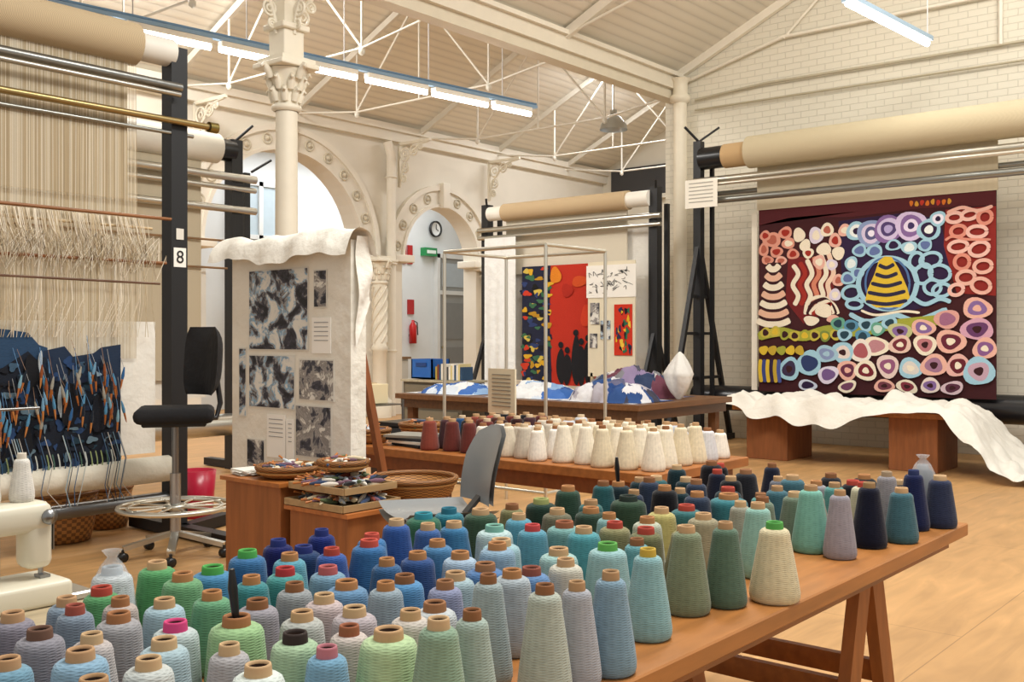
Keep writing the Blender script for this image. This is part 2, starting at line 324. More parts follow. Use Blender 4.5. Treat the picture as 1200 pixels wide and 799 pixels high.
# ================================================================ MAIN TABLE
m=M(); WD='#ac7038'
m.lohi((.3,1.1,.735),(3.89,2.16,.78),WD,'wood',bev=.004); m.lohi((.32,1.14,.70),(3.8,1.18,.735),'#8a5428','wood')
def trestle(m,X,y0,y1,top,col,spread=.24):
    for y in (y0,y1):
        m.beam((X-.03,y,top),(X-spread,y,0.01),.04,.09,col,'woodz'); m.beam((X+.03,y,top),(X+spread,y,0.01),.04,.09,col,'woodz')
    for sgn in(-1,1): m.beam((X+sgn*spread*.55,y0,top*.45),(X+sgn*spread*.55,y1,top*.45),.03,.07,col,'wood')
    m.beam((X,y0-.05,top-.04),(X,y1+.05,top-.04),.09,.07,col,'wood')
trestle(m,3.3,1.25,2.0,.735,'#a0622e'); trestle(m,.8,1.25,2.0,.735,'#a0622e'); m.done('trestle_table')
m=M(); m.lohi((2.3,1.3,.3),(2.9,2.0,.34),'#8c5428','wood')
for sx in (2.32,2.85): m.lohi((sx,1.33,0),(sx+.03,1.97,.3),'#7c4822','wood')
m.done('low_wooden_bench')
# ---------------------------------------------------------------- yarn cones
def cone(m,x,y,z,h,r,col,core,seg=24,tool=False,film=False,tp=.66):
    col=mute(col); hb=h-.018; rt=r*tp
    pr=[(r*.84,0),(r*.95,.004),(r*.995,.012),(r,.024)]
    for i in range(1,6):
        t=i/5; pr.append((r+(rt-r)*t**1.1,.024+(hb-.024-.024)*t))
    pr+=[(rt*.975,hb-.013),(rt*.9,hb-.005),(rt*.74,hb),(rt*.4,hb+.001)]
    m.lathe((x,y,z),pr,col,'yarn',seg,a0=x*9,uvh=.2)
    rc=max(.0165,rt*.5) if tp>.7 else rt*.54
    m.lathe((x,y,z),[(rc*1.06,hb-.003),(rc,h-.003),(rc*.95,h),(rc*.8,h),(rc*.74,h-.005),(rc*.74,hb-.02),(.0005,hb-.022)],core,'paper',16,cols=[core,core,core,core,'#3a2418','#140c08'])  # inside of the core coloured dark, shade of the hollow painted in
    m.lathe((x,y,z),[(.0005,.0005),(r*.84,0)],'#6b4a30','paper',seg)
    if tool: m.tube([(x,y,z+h*.9),(x-.008,y,z+h+.05),(x-.01,y,z+h+.085)],[.006,.009,.005],'#15151a','gloss',8)
    if film: m.lathe((x,y,z),[(r*1.08,0),(r*1.1,.03),(r*.85,hb*.85),(r*.5,h+.0),(r*.2,h+.02),(r*.42,h+.035)],'#e8eef2','film',12)
# table-top survey, centimetres: x y radius(mm) yarn core flag
RAW='''389 124 58 262a40 8a8a92 f
364 121 54 141f4c 1b2a5a
349 125 52 8e8a90 a08a70
325 122 56 12162c 9a7a52
303 123 50 9b95a0 b08a62
306 133 60 6fb5a3 b08a62
243 115 64 d9cba0 4f9e48
265 131 58 86b9ac c09a70
231 123 54 57745f b08a62
219 127 58 7b8868 c09a70
195 123 54 84b6bb c4a33a
170 116 52 7b9db2 b08a62
160 117 48 a8abb4 b08a62
150 117 52 b0b9ab 8a5a35
150 131 48 9aabad 8a5a35
132 119 48 9fb3a8 8a5a35
120 112 54 87a68a c4a37a
112 119 54 b4d29a c09a70
101 121 40 6fa5c5 b5707a
91 124 46 d6e2dc c4a37a
80 135 46 c6cdca c4a37a
76 147 44 86b0cc b89068
68 153 42 6f9fb8 b89068
78 164 42 8f8d98 6a4a3a
82 155 42 bdb4b2 c4a37a
88 144 42 a6c2cc c4a37a
93 134 40 aeabae c4a37a
102 145 50 98c486 a06a40 t
102 129 42 a4c49c 2a1a14
113 129 42 cbbdb6 9a5a3a
80 178 40 8a8593 b89068
91 181 43 7f94a8 b89068
88 171 40 7d8ea0 9a4a3a
98 174 40 b8a8a0 a06a40
91 164 40 a09fa3 a06a40
116 195 46 4fa05e c09a70
109 195 44 c4ccd0 a8b0b8 f
102 167 40 9fc0ce c09a70
95 152 40 b9caca d0407a
115 180 50 66a36e b07a4a
111 166 46 5fa074 b07a4a
114 155 40 9a96a0 8a5a35
122 155 40 959ca0 8a5a35
111 139 44 b2b6b0 c09a70
122 147 43 c2b0b0 c4a37a
134 161 44 6f9bb5 b55a5a
132 151 44 5f8fb8 b07a4a
121 137 42 b6aab0 c4a37a
133 143 42 8fa3b0 b07a4a
143 147 42 4a8fc4 8a5a35
122 124 44 cbc2b8 c09a70
132 128 42 c0c8cc 9a6a45
141 134 42 8a92b6 9a6a45
153 142 47 9ab6c0 c09a70
168 154 43 9fbad2 b07a4a
163 141 46 4c7cb5 9a6a45
174 152 43 86aac4 b07a4a
167 134 50 5a86b8 8a4a3a
173 132 44 c6c3b2 c09a70
186 139 48 9ac4c0 c09a70
195 167 48 b2cfd0 7ab0a0
183 156 48 92bcc6 c4a37a
208 171 42 4d9ab5 c09a70
198 159 44 4d98b0 c04040
207 155 50 6da3a0 9a5a3a
204 148 48 429aa5 c09a70
191 133 52 90bdc0 5aa34a
215 145 47 8a8658 b04030
214 136 43 6e7048 b04030
240 147 50 b5aa5c c09a70
243 136 54 9a9070 c09a70
255 148 50 2f7074 b04030
280 148 60 2a7a84 b07a4a
207 204 44 12788c 1a6a80
149 196 42 161f62 1a2a70
160 193 42 182c78 1a2a70
149 187 42 1d3d6a 1a2a70
150 177 44 2b57a5 b04030
168 184 42 2a74b0 c04a3a
159 176 52 2b6ea8 c04a3a
197 195 50 2a6b50 2a8a9a
152 161 42 2f6090 b07a4a
161 160 42 2a4f8a b07a4a
171 165 43 3f7fb0 b07a4a
124 184 52 3b86b5 4aa04a
133 186 44 2f6fa5 4aa04a
139 179 42 4f9fb5 b07a4a
124 168 43 2f8a90 b07a4a
129 168 42 3b9a98 b03030
222 169 52 6e6a52 c09a70
235 167 58 2c4436 b07a4a
255 168 58 2f4a36 1a2a22
280 188 52 1c3038 b07a4a t
238 187 50 1f3a30 9aa060
208 186 54 35523c c09a70'''
cl=[]
for i,ln in enumerate(RAW.split('\n')):
    q=ln.split(); k=1.0 if i<17 else 1.075; h=(.205 if i<17 else .165)+R.uniform(-.008,.01)
    cl.append([int(q[0])/100*k,int(q[1])/100*k,h,int(q[2])/1000*(1.0 if i<17 else 1.18),q[3],q[4],q[5] if len(q)>5 else '',1,.62 if i<17 else R.choice((.72,.78,.84,.88))])
cores=['b08a62','c4a37a','8a5a35','b07a4a','9a6a45','c09a70','c09a70','b04030','8a5a35']
def pal(X,Y):
    if X>3.4: return ['14161f','1a2036','2a3350','8b8a90','6a6f7c','17171d','101218','22242c']
    if X>2.75: return ['24403a','1d5a60','15323a','16181c','2c3a52','14161c','1f4a48'] if Y>1.55 else ['6a7d68','9b9a88','4a9490','c2bd9c','3a6a78']
    if X>2.1: return ['2b4a3a','33452f','4e5036','2d6b6b','7d7a4c','24382e'] if Y>1.65 else ['7fb0b0','5a9da5','8c8a5c','b4bba4','3d8a94']
    if X>1.45: return ['1d2a66','2b5aa5','2e78a8','2b8a94','3560a0'] if Y>1.8 else ['5f8fb8','8fb0c4','a5b2ba','c4c0b8','6e93bb','b8b4b0']
    return ['4f9a5c','6fa878','5f95ae','3a8a9a'] if Y>1.9 else ['b5b3b3','9fb0b8','c2b5ae','9dc28f','86a8c0','c9c2b6','a09ca6']
x=.5
while x<3.85:
    y=1.17
    while y<2.13:
        X=x+R.uniform(-.02,.02); Y=y+R.uniform(-.02,.02)
        if all((X-c_[0])**2+(Y-c_[1])**2>.11**2 for c_ in cl) and not(Y<1.34 and X<3.3):
            cl.append([X,Y,.172+R.uniform(-.02,.016),R.uniform(.049,.059),R.choice(pal(X,Y)),R.choice(cores),'',0,R.choice((.62,.7,.78))])
        y+=.12
    x+=.12
for it in range(90):
    for i in range(len(cl)):
        for j in range(i):
            a,b=cl[i],cl[j]; dx,dy=a[0]-b[0],a[1]-b[1]; q=math.hypot(dx,dy) or 1e-4; n=a[3]+b[3]+.001
            if q<n:
                k=(n-q)/2/q; wa=.5 if a[7] else 1.5; wb=2-wa if a[7]!=b[7] else 1; wa=1 if a[7]==b[7] else wa
                a[0]+=dx*k*wa;a[1]+=dy*k*wa;b[0]-=dx*k*wb;b[1]-=dy*k*wb
    for c_ in cl: c_[0]=min(3.83,max(.37,c_[0])); c_[1]=min(2.1,max(1.155,c_[1]))
g=M()
for c_ in cl:
    if c_[7]:
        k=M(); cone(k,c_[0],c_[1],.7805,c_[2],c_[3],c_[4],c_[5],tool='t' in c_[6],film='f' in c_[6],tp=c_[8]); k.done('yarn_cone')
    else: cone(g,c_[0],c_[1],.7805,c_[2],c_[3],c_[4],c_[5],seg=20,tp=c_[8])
g.done('yarn_cone_collection')
# ================================================================ SECOND TABLE
m=M(); m.lohi((4.26,2.65,.73),(5.25,5.0,.78),'#a0622e','wood',bev=.004)
for (x,y) in((4.35,2.75),(4.35,4.9),(5.15,2.75),(5.15,4.9)): m.beam((x,y,0),(x,y,.73),.07,.07,'#7a4a2a','woodz')
m.beam((4.35,2.75,.68),(4.35,4.9,.68),.03,.08,'#8a5028','wood'); m.beam((5.15,2.75,.68),(5.15,4.9,.68),.03,.08,'#8a5028','wood'); m.done('work_table')
g=M(); g2=M()
y=2.75
while y<4.3:
    for x in (4.36,4.5,4.64,4.78,4.92,5.06):
        X=x+R.uniform(-.01,.01)+(.04 if int(y*10)%2 else 0);Y=y+R.uniform(-.012,.012)
        big=Y<3.4 and x<4.8
        if Y<3.9:
            col=R.choice(['efe6d6','dfd2b8','d2d2d6','efeae0','d2c5aa','bfc3cc','c8bca8'])
            if big: col=R.choice(['efe4cc','e4d4b0','ede2c8'])
            cone(g,X,Y,.7805,.215 if big else .18+R.uniform(-.03,.02),.062 if big else R.uniform(.054,.062),col,R.choice(['c8b090','8a5a35','b08a62']),seg=18,tp=.55 if big else .66)
        else:
            col=R.choice(['6a2a22','8a3a28','3a1a18','b04a34','4a2a30','1f4f80' if Y>4.15 else '5a2a20','1c1c22'])
            cone(g2,X,Y,.7805,.19,.057,col,R.choice(['c8b090','b08a62']),seg=18,tp=.7)
    y+=.138
g.done('white_yarn_cone_collection'); g2.done('red_yarn_cone_collection')
# ---------------------------------------------------------------- baskets
def basket(m,c,r,h,col='#a8743c',open_=.8):
    x,y,z=c
    pr=[(.001,.004),(r*open_,.004),(r*(open_+.1),h*.3),(r,h),(r*.96,h),(r*(open_+.05),h*.35),(r*(open_-.05),.015),(.001,.015)]
    m.lathe(c,pr,col,'wicker',28); m.torus((x,y,z+h),r*.98,.014,'#8a5a2a','wicker',seg=30)
    m.torus((x,y,z+h*.98-.02),r*.97,.008,'#c08a4a','wicker',seg=30)
def bobbins(m,c,r,n,cols,zr=.05):
    for i in range(n):
        t=R.uniform(0,6.28); q=r*math.sqrt(R.random()); a=R.uniform(0,3.14); x=c[0]+q*math.cos(t); y=c[1]+q*math.sin(t); z=c[2]+R.uniform(0,zr)*(1.2-q/r); l=R.uniform(.04,.065)
        d=Vector((math.cos(a),math.sin(a),R.uniform(-.3,.3)))*l; p=Vector((x,y,z))
        m.tube([p-d,p-d*.6,p,p+d*.5,p+d*.8],[.004,.01,.012,.008,.004],R.choice(cols),'yarn',8); m.tube([p+d*.7,p+d*1.4],[.004,.006],'#b5703a','gloss',6)
BC=['#e8e0d4','#8a3a28','#3a4a6a','#5a6a4a','#d8c8a8','#2a2a30','#a86a4a','#c4cdd4','#7a5a6a']
def basket_obj(c,r,h,n,name='wicker_basket',cols=BC):
    m=M(); basket(m,c,r,h)
    if n: bobbins(m,(c[0],c[1],c[2]+h*.75),r*.75,n,cols)
    return m.done(name)
m=M(); m.lohi((3.1,4.05,0),(3.5,4.5,.72),'#94592c','woodz',bev=.004); m.lohi((3.08,4.03,.72),(3.52,4.52,.74),'#a8662f','wood'); m.done('wooden_plinth')
m=M(); m.lohi((3.12,3.58,0),(3.46,4.0,.62),'#94592c','woodz',bev=.004); m.lohi((3.10,3.56,.62),(3.48,4.02,.64),'#b06a35','wood'); m.done('wooden_plinth')
def tray(c,w,l,z):
    m=M(); m.lohi((c[0]-w/2,c[1]-l/2,z),(c[0]+w/2,c[1]+l/2,z+.012),'#c8b79a','wood')
    for s_ in(-1,1):
        m.lohi((c[0]+s_*w/2-.006,c[1]-l/2,z),(c[0]+s_*w/2+.006,c[1]+l/2,z+.03),'#a88a62','wood'); m.lohi((c[0]-w/2,c[1]+s_*l/2-.006,z),(c[0]+w/2,c[1]+s_*l/2+.006,z+.03),'#a88a62','wood')
    bobbins(m,(c[0],c[1],z+.035),min(w,l)*.5,95,BC,.03); m.done('bobbin_tray')
tray((3.28,3.8),.36,.42,.645); tray((3.29,3.81),.33,.4,.72)
basket_obj((3.27,4.2,.742),.16,.05,44)
basket_obj((3.3,3.82,.8),.12,.045,34)
m=M()
for i in range(9): m.box((3.24+R.uniform(-.02,.02),4.44,.745+i*.003),(.2,.14,.0025),'#eeeae0','paper',rz=R.uniform(-.3,.3))
m.done('paper_stack')
m=M(); x,y=3.72,3.76; m.lathe((x,y,0),[(.2,0),(.2,.02),(.03,.05),(.03,.6),(.19,.6),(.19,.625),(.001,.625)],'#8a5a30','wood',20); m.done('stool')
basket_obj((3.72,3.76,.627),.225,.1,0)
basket_obj((4.42,4.86,.782),.13,.08,44); basket_obj((4.85,4.82,.782),.15,.09,40)
m=M()
for i,cc in enumerate(('#1c1c20','#e0ddd5','#26262b','#8a867c')): m.box((4.5,4.5+.02*i-.02,.79+i*.017),(.24,.3,.015),cc,'paper',rz=.15*i-.2)
m.done('book_stack')
def shell_chair():
    m=M(); cx,cy=3.36,3.24; g='#84888a'
    ang=math.radians(-25)
    def T(a,b,z): return (cx+a*math.cos(ang)-b*math.sin(ang),cy+a*math.sin(ang)+b*math.cos(ang),z)
    m.grid(12,8,lambda u,v:T((v-.5)*.42,(u-.5)*.44,.64+.04*abs(2*u-1)**3+.01*(1-v)),g,'gloss')
    m.grid(12,8,lambda u,v:T((v-.5)*.42,(u-.5)*.44,.61+.04*abs(2*u-1)**3),g,'gloss')
    def bk(off):
        def f(u,v):
            w=.17*(1-.25*(v>.6)*(v-.6)/.4)*(1 if v<.85 else math.sqrt(max(.1,1-((v-.85)/.16)**2)))
            b=(2*u-1)*w; return T(.2+off+.09*v*v-.5*b*b*1.4,b,.69+.35*v)
        return f
    m.grid(14,10,bk(0),g,'gloss'); m.grid(14,10,bk(.022),g,'gloss')
    m.beam(T(.1,0,.6),T(.23,0,.74),.05,.015,'#333333'); m.tube([T(0,0,.1),T(0,0,.61)],.03,'#555555','metal')
    for k in range(5):
        t=k*2*math.pi/5; m.beam((cx,cy,.12),(cx+.28*math.cos(t),cy+.28*math.sin(t),.07),.04,.03,'#333333'); m.lathe((cx+.28*math.cos(t),cy+.28*math.sin(t)-.012,.03),[(.001,0),(.03,0),(.03,.024),(.001,.024)],'#222222','gloss',12,axis=(0,1,0))
    m.done('swivel_chair')
shell_chair()
def draft():
    m=M(); cx,cy=3.78,6.05; bk='#1c1c1f'
    m.box((cx,cy,.94),(.5,.5,.1),bk,'cloth',rz=-.6,bev=.045); m.box((cx,cy,.885),(.4,.4,.03),'#0e0e10',rz=-.6,bev=.01)
    ux,uy=.64,-.768
    ay=math.atan2(uy,ux)+.8
    bx,by=cx+math.cos(ay)*.24,cy+math.sin(ay)*.24
    def Tb(a,b,z): return (bx+a*math.cos(ay)-b*math.sin(ay),by+a*math.sin(ay)+b*math.cos(ay),z)
    def f(off):
        def g(u,v):
            s_=2*u-1; w=.22*(1-abs(2*v-1)**4*.25); return Tb(off*(1-abs(s_)**4)*(1-abs(2*v-1)**4)+.03*(v-.5)-.06*s_*s_,s_*w,1.06+.46*v)
        return g
    m.grid(14,12,f(.06),bk,'cloth'); m.grid(14,12,f(-.03),bk,'cloth')
    m.tube([Tb(-.12,0,.9),Tb(.06,0,.9),Tb(.09,0,1.0),Tb(.06,0,1.2)],.018,bk,'gloss')
    m.tube([(cx,cy,.14),(cx,cy,.55)],.035,'#b0b0b0','metal'); m.tube([(cx,cy,.5),(cx,cy,.9)],.022,'#888888','metal')
    m.torus((cx,cy,.33),.36,.016,'#e0dccf','metal',seg=40); m.torus((cx,cy,.33),.3,.01,'#e0dccf','metal',seg=40); m.torus((cx,cy,.33),.06,.02,'#d0cdc0','metal')
    for k in range(10):
        t=k*2*math.pi/10; m.tube([(cx+.05*math.cos(t),cy+.05*math.sin(t),.33),(cx+.36*math.cos(t),cy+.36*math.sin(t),.33)],.008,'#e0dccf','metal',6)
    for k in range(5):
        t=k*2*math.pi/5+.3; e=(cx+.33*math.cos(t),cy+.33*math.sin(t)); m.beam((cx,cy,.16),(e[0],e[1],.085),.05,.03,'#c8c4b8','metal')
        m.tube([(e[0],e[1],.08),(e[0],e[1],.05)],.01,'#222222'); m.lathe((e[0],e[1]-.02,.03),[(.001,0),(.03,0),(.03,.04),(.001,.04)],'#1a1a1a','gloss',14,axis=(0,1,0))
    m.done('drafting_chair')
draft()
# ================================================================ 2-D woven canvas helper
class Canvas:
    def __init__(s,m,fn,mat='weave'): s.m=m;s.fn=fn;s.k=0;s.mat=mat
    def _o(s): s.k+=1; return .003+.00012*s.k
    def poly(s,pts,col,mat=None):
        o=s._o(); c=(sum(p[0] for p in pts)/len(pts),sum(p[1] for p in pts)/len(pts)); vs=[s.fn(*c,o)]+[s.fn(p[0],p[1],o) for p in pts]; n=len(pts)
        s.m.add(vs,[[0,i+1,(i+1)%n+1] for i in range(n)],col,mat or s.mat)
    def blob(s,cx,cy,rx,ry,col,wob=.1,rot=0,n=20):
        a,b=R.uniform(0,6),R.uniform(0,6); P=[]
        for i in range(n):
            t=2*math.pi*i/n; q=1+wob*math.sin(3*t+a)+wob*.6*math.sin(2*t+b); x=rx*q*math.cos(t);y=ry*q*math.sin(t)
            P.append((cx+x*math.cos(rot)-y*math.sin(rot),cy+x*math.sin(rot)+y*math.cos(rot)))
        s.poly(P,col)
    def ring(s,cx,cy,rx,ry,col,inn,core=None,w=.35,rot=0):
        s.blob(cx,cy,rx,ry,col,.07,rot); s.blob(cx,cy,rx*(1-w),ry*(1-w),inn,.08,rot)
        if core: s.blob(cx,cy,rx*.3,ry*.3,core,.1,rot)
    def stroke(s,pts,w,col):
        P=[]
        for i in range(len(pts)-1):
            p0=pts[max(i-1,0)];p1=pts[i];p2=pts[i+1];p3=pts[min(i+2,len(pts)-1)]
            for k in range(6):
                t=k/6; P.append(tuple(.5*((2*p1[j])+(-p0[j]+p2[j])*t+(2*p0[j]-5*p1[j]+4*p2[j]-p3[j])*t*t+(-p0[j]+3*p1[j]-3*p2[j]+p3[j])*t**3) for j in (0,1)))
        P.append(pts[-1]); o=s._o(); vs=[];n=len(P)
        for i,p in enumerate(P):
            a=P[max(i-1,0)];b=P[min(i+1,n-1)]; dx,dy=b[0]-a[0],b[1]-a[1]; L=math.hypot(dx,dy) or 1; ww=w/2*(.6 if i in(0,n-1) else 1)
            vs.append(s.fn(p[0]-dy/L*ww,p[1]+dx/L*ww,o)); vs.append(s.fn(p[0]+dy/L*ww,p[1]-dx/L*ww,o))
        s.m.add(vs,[[2*i,2*i+1,2*i+3,2*i+2] for i in range(n-1)],col,s.mat)
    def loop(s,cx,cy,rx,ry,w,col,wob=.08):
        a=R.uniform(0,6); pts=[]
        for i in range(13):
            t=2*math.pi*i/12; q=1+wob*math.sin(2*t+a); pts.append((cx+rx*q*math.cos(t),cy+ry*q*math.sin(t)))
        s.stroke(pts,w,col)
# ================================================================ RIGHT LOOM + TAPESTRY
TX=12.45
def tapestry_right():
    m=M(); y0,y1,z0,z1=6.14,3.22,.74,3.12
    def fn(u,v,o=0): return (TX-o, y0+(y1-y0)*u/281, z1+(z0-z1)*v/238)
    m.lohi((TX,y1,z0),(TX+.02,y0,z1),'#3a0e14','weave')
    C=Canvas(m,fn); PK='#dba898';CR='#e2d6c0';LB='#98bfd0';MR='#330c12';RD='#98281c';YG='#979a36';PU='#7d5f94';YE='#cfae30';DB='#261338'
    C.poly([(0,0),(281,0),(281,17),(200,14),(120,18),(40,13),(0,20)],'#4e171c')
    for i,x in enumerate(range(188,235,6)): C.blob(x+2,8+R.uniform(-1,1),2.2,3.2,['#c86a20','#c89030','#b03020'][i%3])
    C.poly([(104,22),(180,18),(222,28),(232,80),(230,125),(180,138),(118,136),(108,90)],DB)
    C.poly([(40,62),(96,70),(100,130),(60,150),(36,120)],'#6a1618')
    C.poly([(228,18),(281,18),(281,120),(240,116),(226,60)],'#84201a')
    for x,y,rx,ry in((18,40,12,10),(36,32,9,8),(7,52,7,9),(24,56,9,7),(40,46,9,7),(54,36,8,9),(46,60,8,7),(9,34,7,7),(30,68,8,6),(62,50,7,8),(12,66,8,6)): C.ring(x,y,rx,ry,R.choice([PK,CR,'#cf8f7c']),R.choice(['#a85a48',CR,CR,RD]),w=.42)
    C.poly([(12,70),(30,70),(34,100),(44,152),(2,152),(6,110)],MR)
    for i in range(7):
        yy=76+i*12; w=8+i*2.4; C.stroke([(20-w,yy-3),(20-w*.4,yy+2),(20+w*.4,yy+2),(20+w,yy-3)],8,CR if i%2==0 else '#d8ab92')
    for i in range(6): C.stroke([(46+i*9,74-i*3),(53+i*9,86),(46+i*9,100),(53+i*8,114),(48+i*8,126)],6,[CR,RD,CR,'#c87a60',CR,'#e0c0a8'][i])
    for x,y,rx,ry in((76,38,9,11),(90,32,8,9),(100,46,8,9),(86,56,9,8),(112,34,8,8),(104,62,8,8),(80,72,8,9),(66,60,7,7),(96,76,7,7),(104,96,7,8),(100,114,7,8)): C.ring(x,y,rx,ry,R.choice([CR,PK,'#cfc6d6']),R.choice([RD,CR,CR,'#a85a48']),w=.45)
    for i in range(4): C.stroke([(62+i*3,138),(66+i*5,122+i*3),(82+i*4,116+i*3),(98-i*2,126+i),(104-i*3,138)],4.5,[CR,MR,CR,RD][i])
    C.blob(86,134,11,8,CR); C.blob(70,146,10,6,CR); C.blob(98,144,8,5,PK)
    # nested arches along the top
    for cx,cy,rs,cc in((126,36,(12,8,4),(LB,'#dfe4e2',DB)),(144,40,(17,12,8,4),('#8192b8','#c9bcd4','#50507a','#e2dcea')),(164,36,(17,13,9,5),(PU,'#c4b6d6','#4a3a6a','#a89cc8')),(190,34,(18,13,8,4),('#c9b8d8',PU,'#dccfe4','#3a2c5a')),(210,40,(13,9,5),(LB,DB,'#dfe4e2')),(220,28,(9,6,3),(LB,'#e2dcea',DB))):
        for r_,c3 in zip(rs,cc): C.blob(cx,cy,r_,r_*1.0,c3,.05)
    for x,y,rx,ry in((130,60,9,8),(148,62,10,8),(120,76,8,9),(116,94,9,8),(128,88,8,7),(170,56,9,7),(188,60,9,8),(206,58,8,8)): C.ring(x,y,rx,ry,LB,R.choice([DB,'#d6e0e0',CR,'#5a6a9a']),w=.36)
    for x,y,rx,ry in((212,76,11,9),(222,92,11,10),(214,108,10,8),(204,92,9,12),(196,76,8,9),(224,112,9,8),(120,112,10,9),(124,126,9,6)): C.loop(x,y,rx,ry,4,LB)
    C.loop(163,102,33,32,6,LB,.04); C.loop(163,102,26,31,2.5,'#4a6a9a',.03)
    C.poly([(153,74),(160,69),(168,70),(176,84),(186,108),(189,120),(178,131),(150,131),(137,122),(140,108),(148,90)],YE)
    for yy,a in ((80,9),(91,13),(102,18),(113,22),(124,24)): C.stroke([(162-a,yy-1),(162,yy+3),(162+a,yy-1)],4.6,'#24203a')
    C.stroke([(118,138),(140,148),(170,140),(196,147),(230,134)],6,LB); C.stroke([(192,120),(206,128),(222,122),(234,126)],5,LB); C.stroke([(132,134),(150,140),(180,136),(200,138)],3,CR)
    for x,y,rx,ry in((238,28,9,7),(254,26,10,6),(270,30,9,8),(242,44,10,7),(262,46,11,8),(242,62,11,8),(264,66,12,9),(246,80,10,9),(268,86,10,9),(250,98,12,8),(240,112,9,7),(266,108,11,10)): C.loop(x,y,rx*.85,ry*.85,4.2,R.choice([PK,'#d08674','#dfb0a4']))
    C.stroke([(230,22),(246,17),(262,22),(278,18)],4,PK); C.stroke([(228,54),(236,50),(250,54),(276,56)],3,'#d08674')
    C.stroke([(0,166),(30,160),(60,166),(92,158),(130,160),(170,152),(230,146)],12,YG)
    for x in range(10,112,13): C.ring(x,163+R.uniform(-3,3),7,7,R.choice(['#6f7f3a',YG,'#b8a840']),R.choice([MR,'#344f34',YE]),w=.4)
    for x,y in((104,150),(120,153),(138,152),(152,157),(112,164),(134,166),(166,150)): C.ring(x,y,9,8,R.choice(['#5f9a84','#5286a4',LB]),R.choice(['#1f3c4a','#bfd0c8']),w=.4)
    for x,y,rx,ry,c1,c2 in ((178,160,14,10,'#b4b480',PU),(204,156,14,10,PK,PU),(230,146,14,11,'#cf988e','#95607c'),(262,134,16,12,PK,PU),(262,158,17,13,'#c898ac','#5f3560'),(270,180,13,12,PK,'#7f5284'),(150,178,15,12,CR,'#b27c82'),(178,176,13,11,'#d8b8a8','#6f2632'),(206,176,13,12,CR,'#b06e74'),(234,172,16,14,PK,'#5f1c30'),(132,184,13,14,'#e0d6cc','#a05258'),(110,186,14,13,LB,'#d8c8c0'),(116,208,13,12,PK,'#5f2640'),(90,188,14,11,'#98b8c8','#7c8ab0'),(68,200,16,16,LB,'#263460'),(92,214,13,11,'#d0c8d8','#6c5082'),(42,208,13,16,LB,'#342644'),(138,208,14,12,CR,'#6c1826'),(164,202,13,14,'#d8c0b8','#8a5072'),(190,204,14,12,LB,'#d0c8c0'),(216,200,15,13,PK,'#986e88'),(242,200,12,14,'#d8a8a0','#5f1824'),(264,206,16,17,LB,'#b898a8'),(186,226,12,8,CR,'#7a2a3a'),(160,226,12,8,PK,'#6c3442'),(236,226,12,8,'#c8b0b8','#502438'),(212,224,11,9,'#d8c8c0',PU),(116,228,12,7,CR,'#6a3a5a'),(66,228,12,7,'#c0c8d8',DB)):
        C.ring(x,y,rx,ry,c1,c2,core=R.choice([c1,None,MR,CR]),w=.34,rot=R.uniform(-.4,.4))
    for i in range(6): C.stroke([(4+i*5,196),(3+i*5,210),(5+i*5,226)],5,[YE,'#343f7a',YE,DB,'#b89a30','#424f8c'][i])
    for i in range(5): C.blob(8+i*12,184,6,6,[YE,'#b89a30',YG][i%3])
    m.done('abstract_tapestry')
tapestry_right()
def loom_right():
    m=M(); bl='#16171a'; st='#9a9c98'
    for Y in (6.95,1.4):
        m.beam((12.3,Y,0),(12.3,Y,4.1),.11,.11,bl); m.beam((12.45,Y-.12,0),(12.45,Y-.12,4.0),.05,.05,bl)
        for X in (11.45,13.2): m.beam((12.3,Y,2.75),(X,Y,.02),.06,.06,bl)
        m.beam((11.4,Y,.05),(13.25,Y,.05),.09,.08,bl)
        for z in (.9,1.5,2.0):
            q=(2.75-z)/2.75; m.beam((12.3-.85*q,Y,z),(12.3+.9*q,Y,z),.04,.04,bl)
        m.tube([(12.3,Y,4.1),(12.1,Y+.1,4.28)],.02,bl,seg=6); m.tube([(12.3,Y,4.1),(12.5,Y-.2,4.3)],.015,bl,seg=6)
    m.tube([(12.3,6.9,3.86),(12.3,6.5,3.86)],.15,bl,'gloss',18); m.tube([(12.3,6.55,3.86),(12.3,1.4,3.86)],.16,'#c4a478','warp',24)
    m.tube([(12.3,6.2,3.87),(12.3,1.4,3.87)],.21,'#cbbd9e','warp',24)
    for z,r_,x,cc in((3.55,.05,12.25,'#c8c4b8'),(3.4,.035,12.5,st),(3.27,.045,12.2,st),(3.47,.025,12.1,'#e0dcd0')): m.tube([(x,7.0,z),(x,1.4,z)],r_,cc,'metal',12)
    m.lohi((12.44,3.2,3.12),(12.455,6.16,3.75),'#d6caae','warp')
    m.tube([(12.66,7.2,.62),(12.66,1.4,.62)],.17,'#1b1b1e','gloss',22)
    m.lohi((12.48,6.18,.75),(12.49,6.26,3.1),'#e0d8c8','paper')
    m.done('tapestry_loom')
loom_right()
m=M(); m.box((12.06,6.78,3.36),(.01,.48,.38),'#f0ece0','paper')
for k in range(6): m.box((12.053,6.78,3.5-k*.05),(.004,.36,.012),'#a8a69e','paper')
m.done('loom_sign')
m=M()
for y in (5.45,3.75): m.lohi((11.25,y-.26,0),(11.95,y+.26,.58),'#8a522a','woodz',bev=.006)
m.lohi((11.15,3.3,.58),(12.1,5.85,.64),'#a0652f','wood',bev=.005); m.done('wooden_platform_bench')
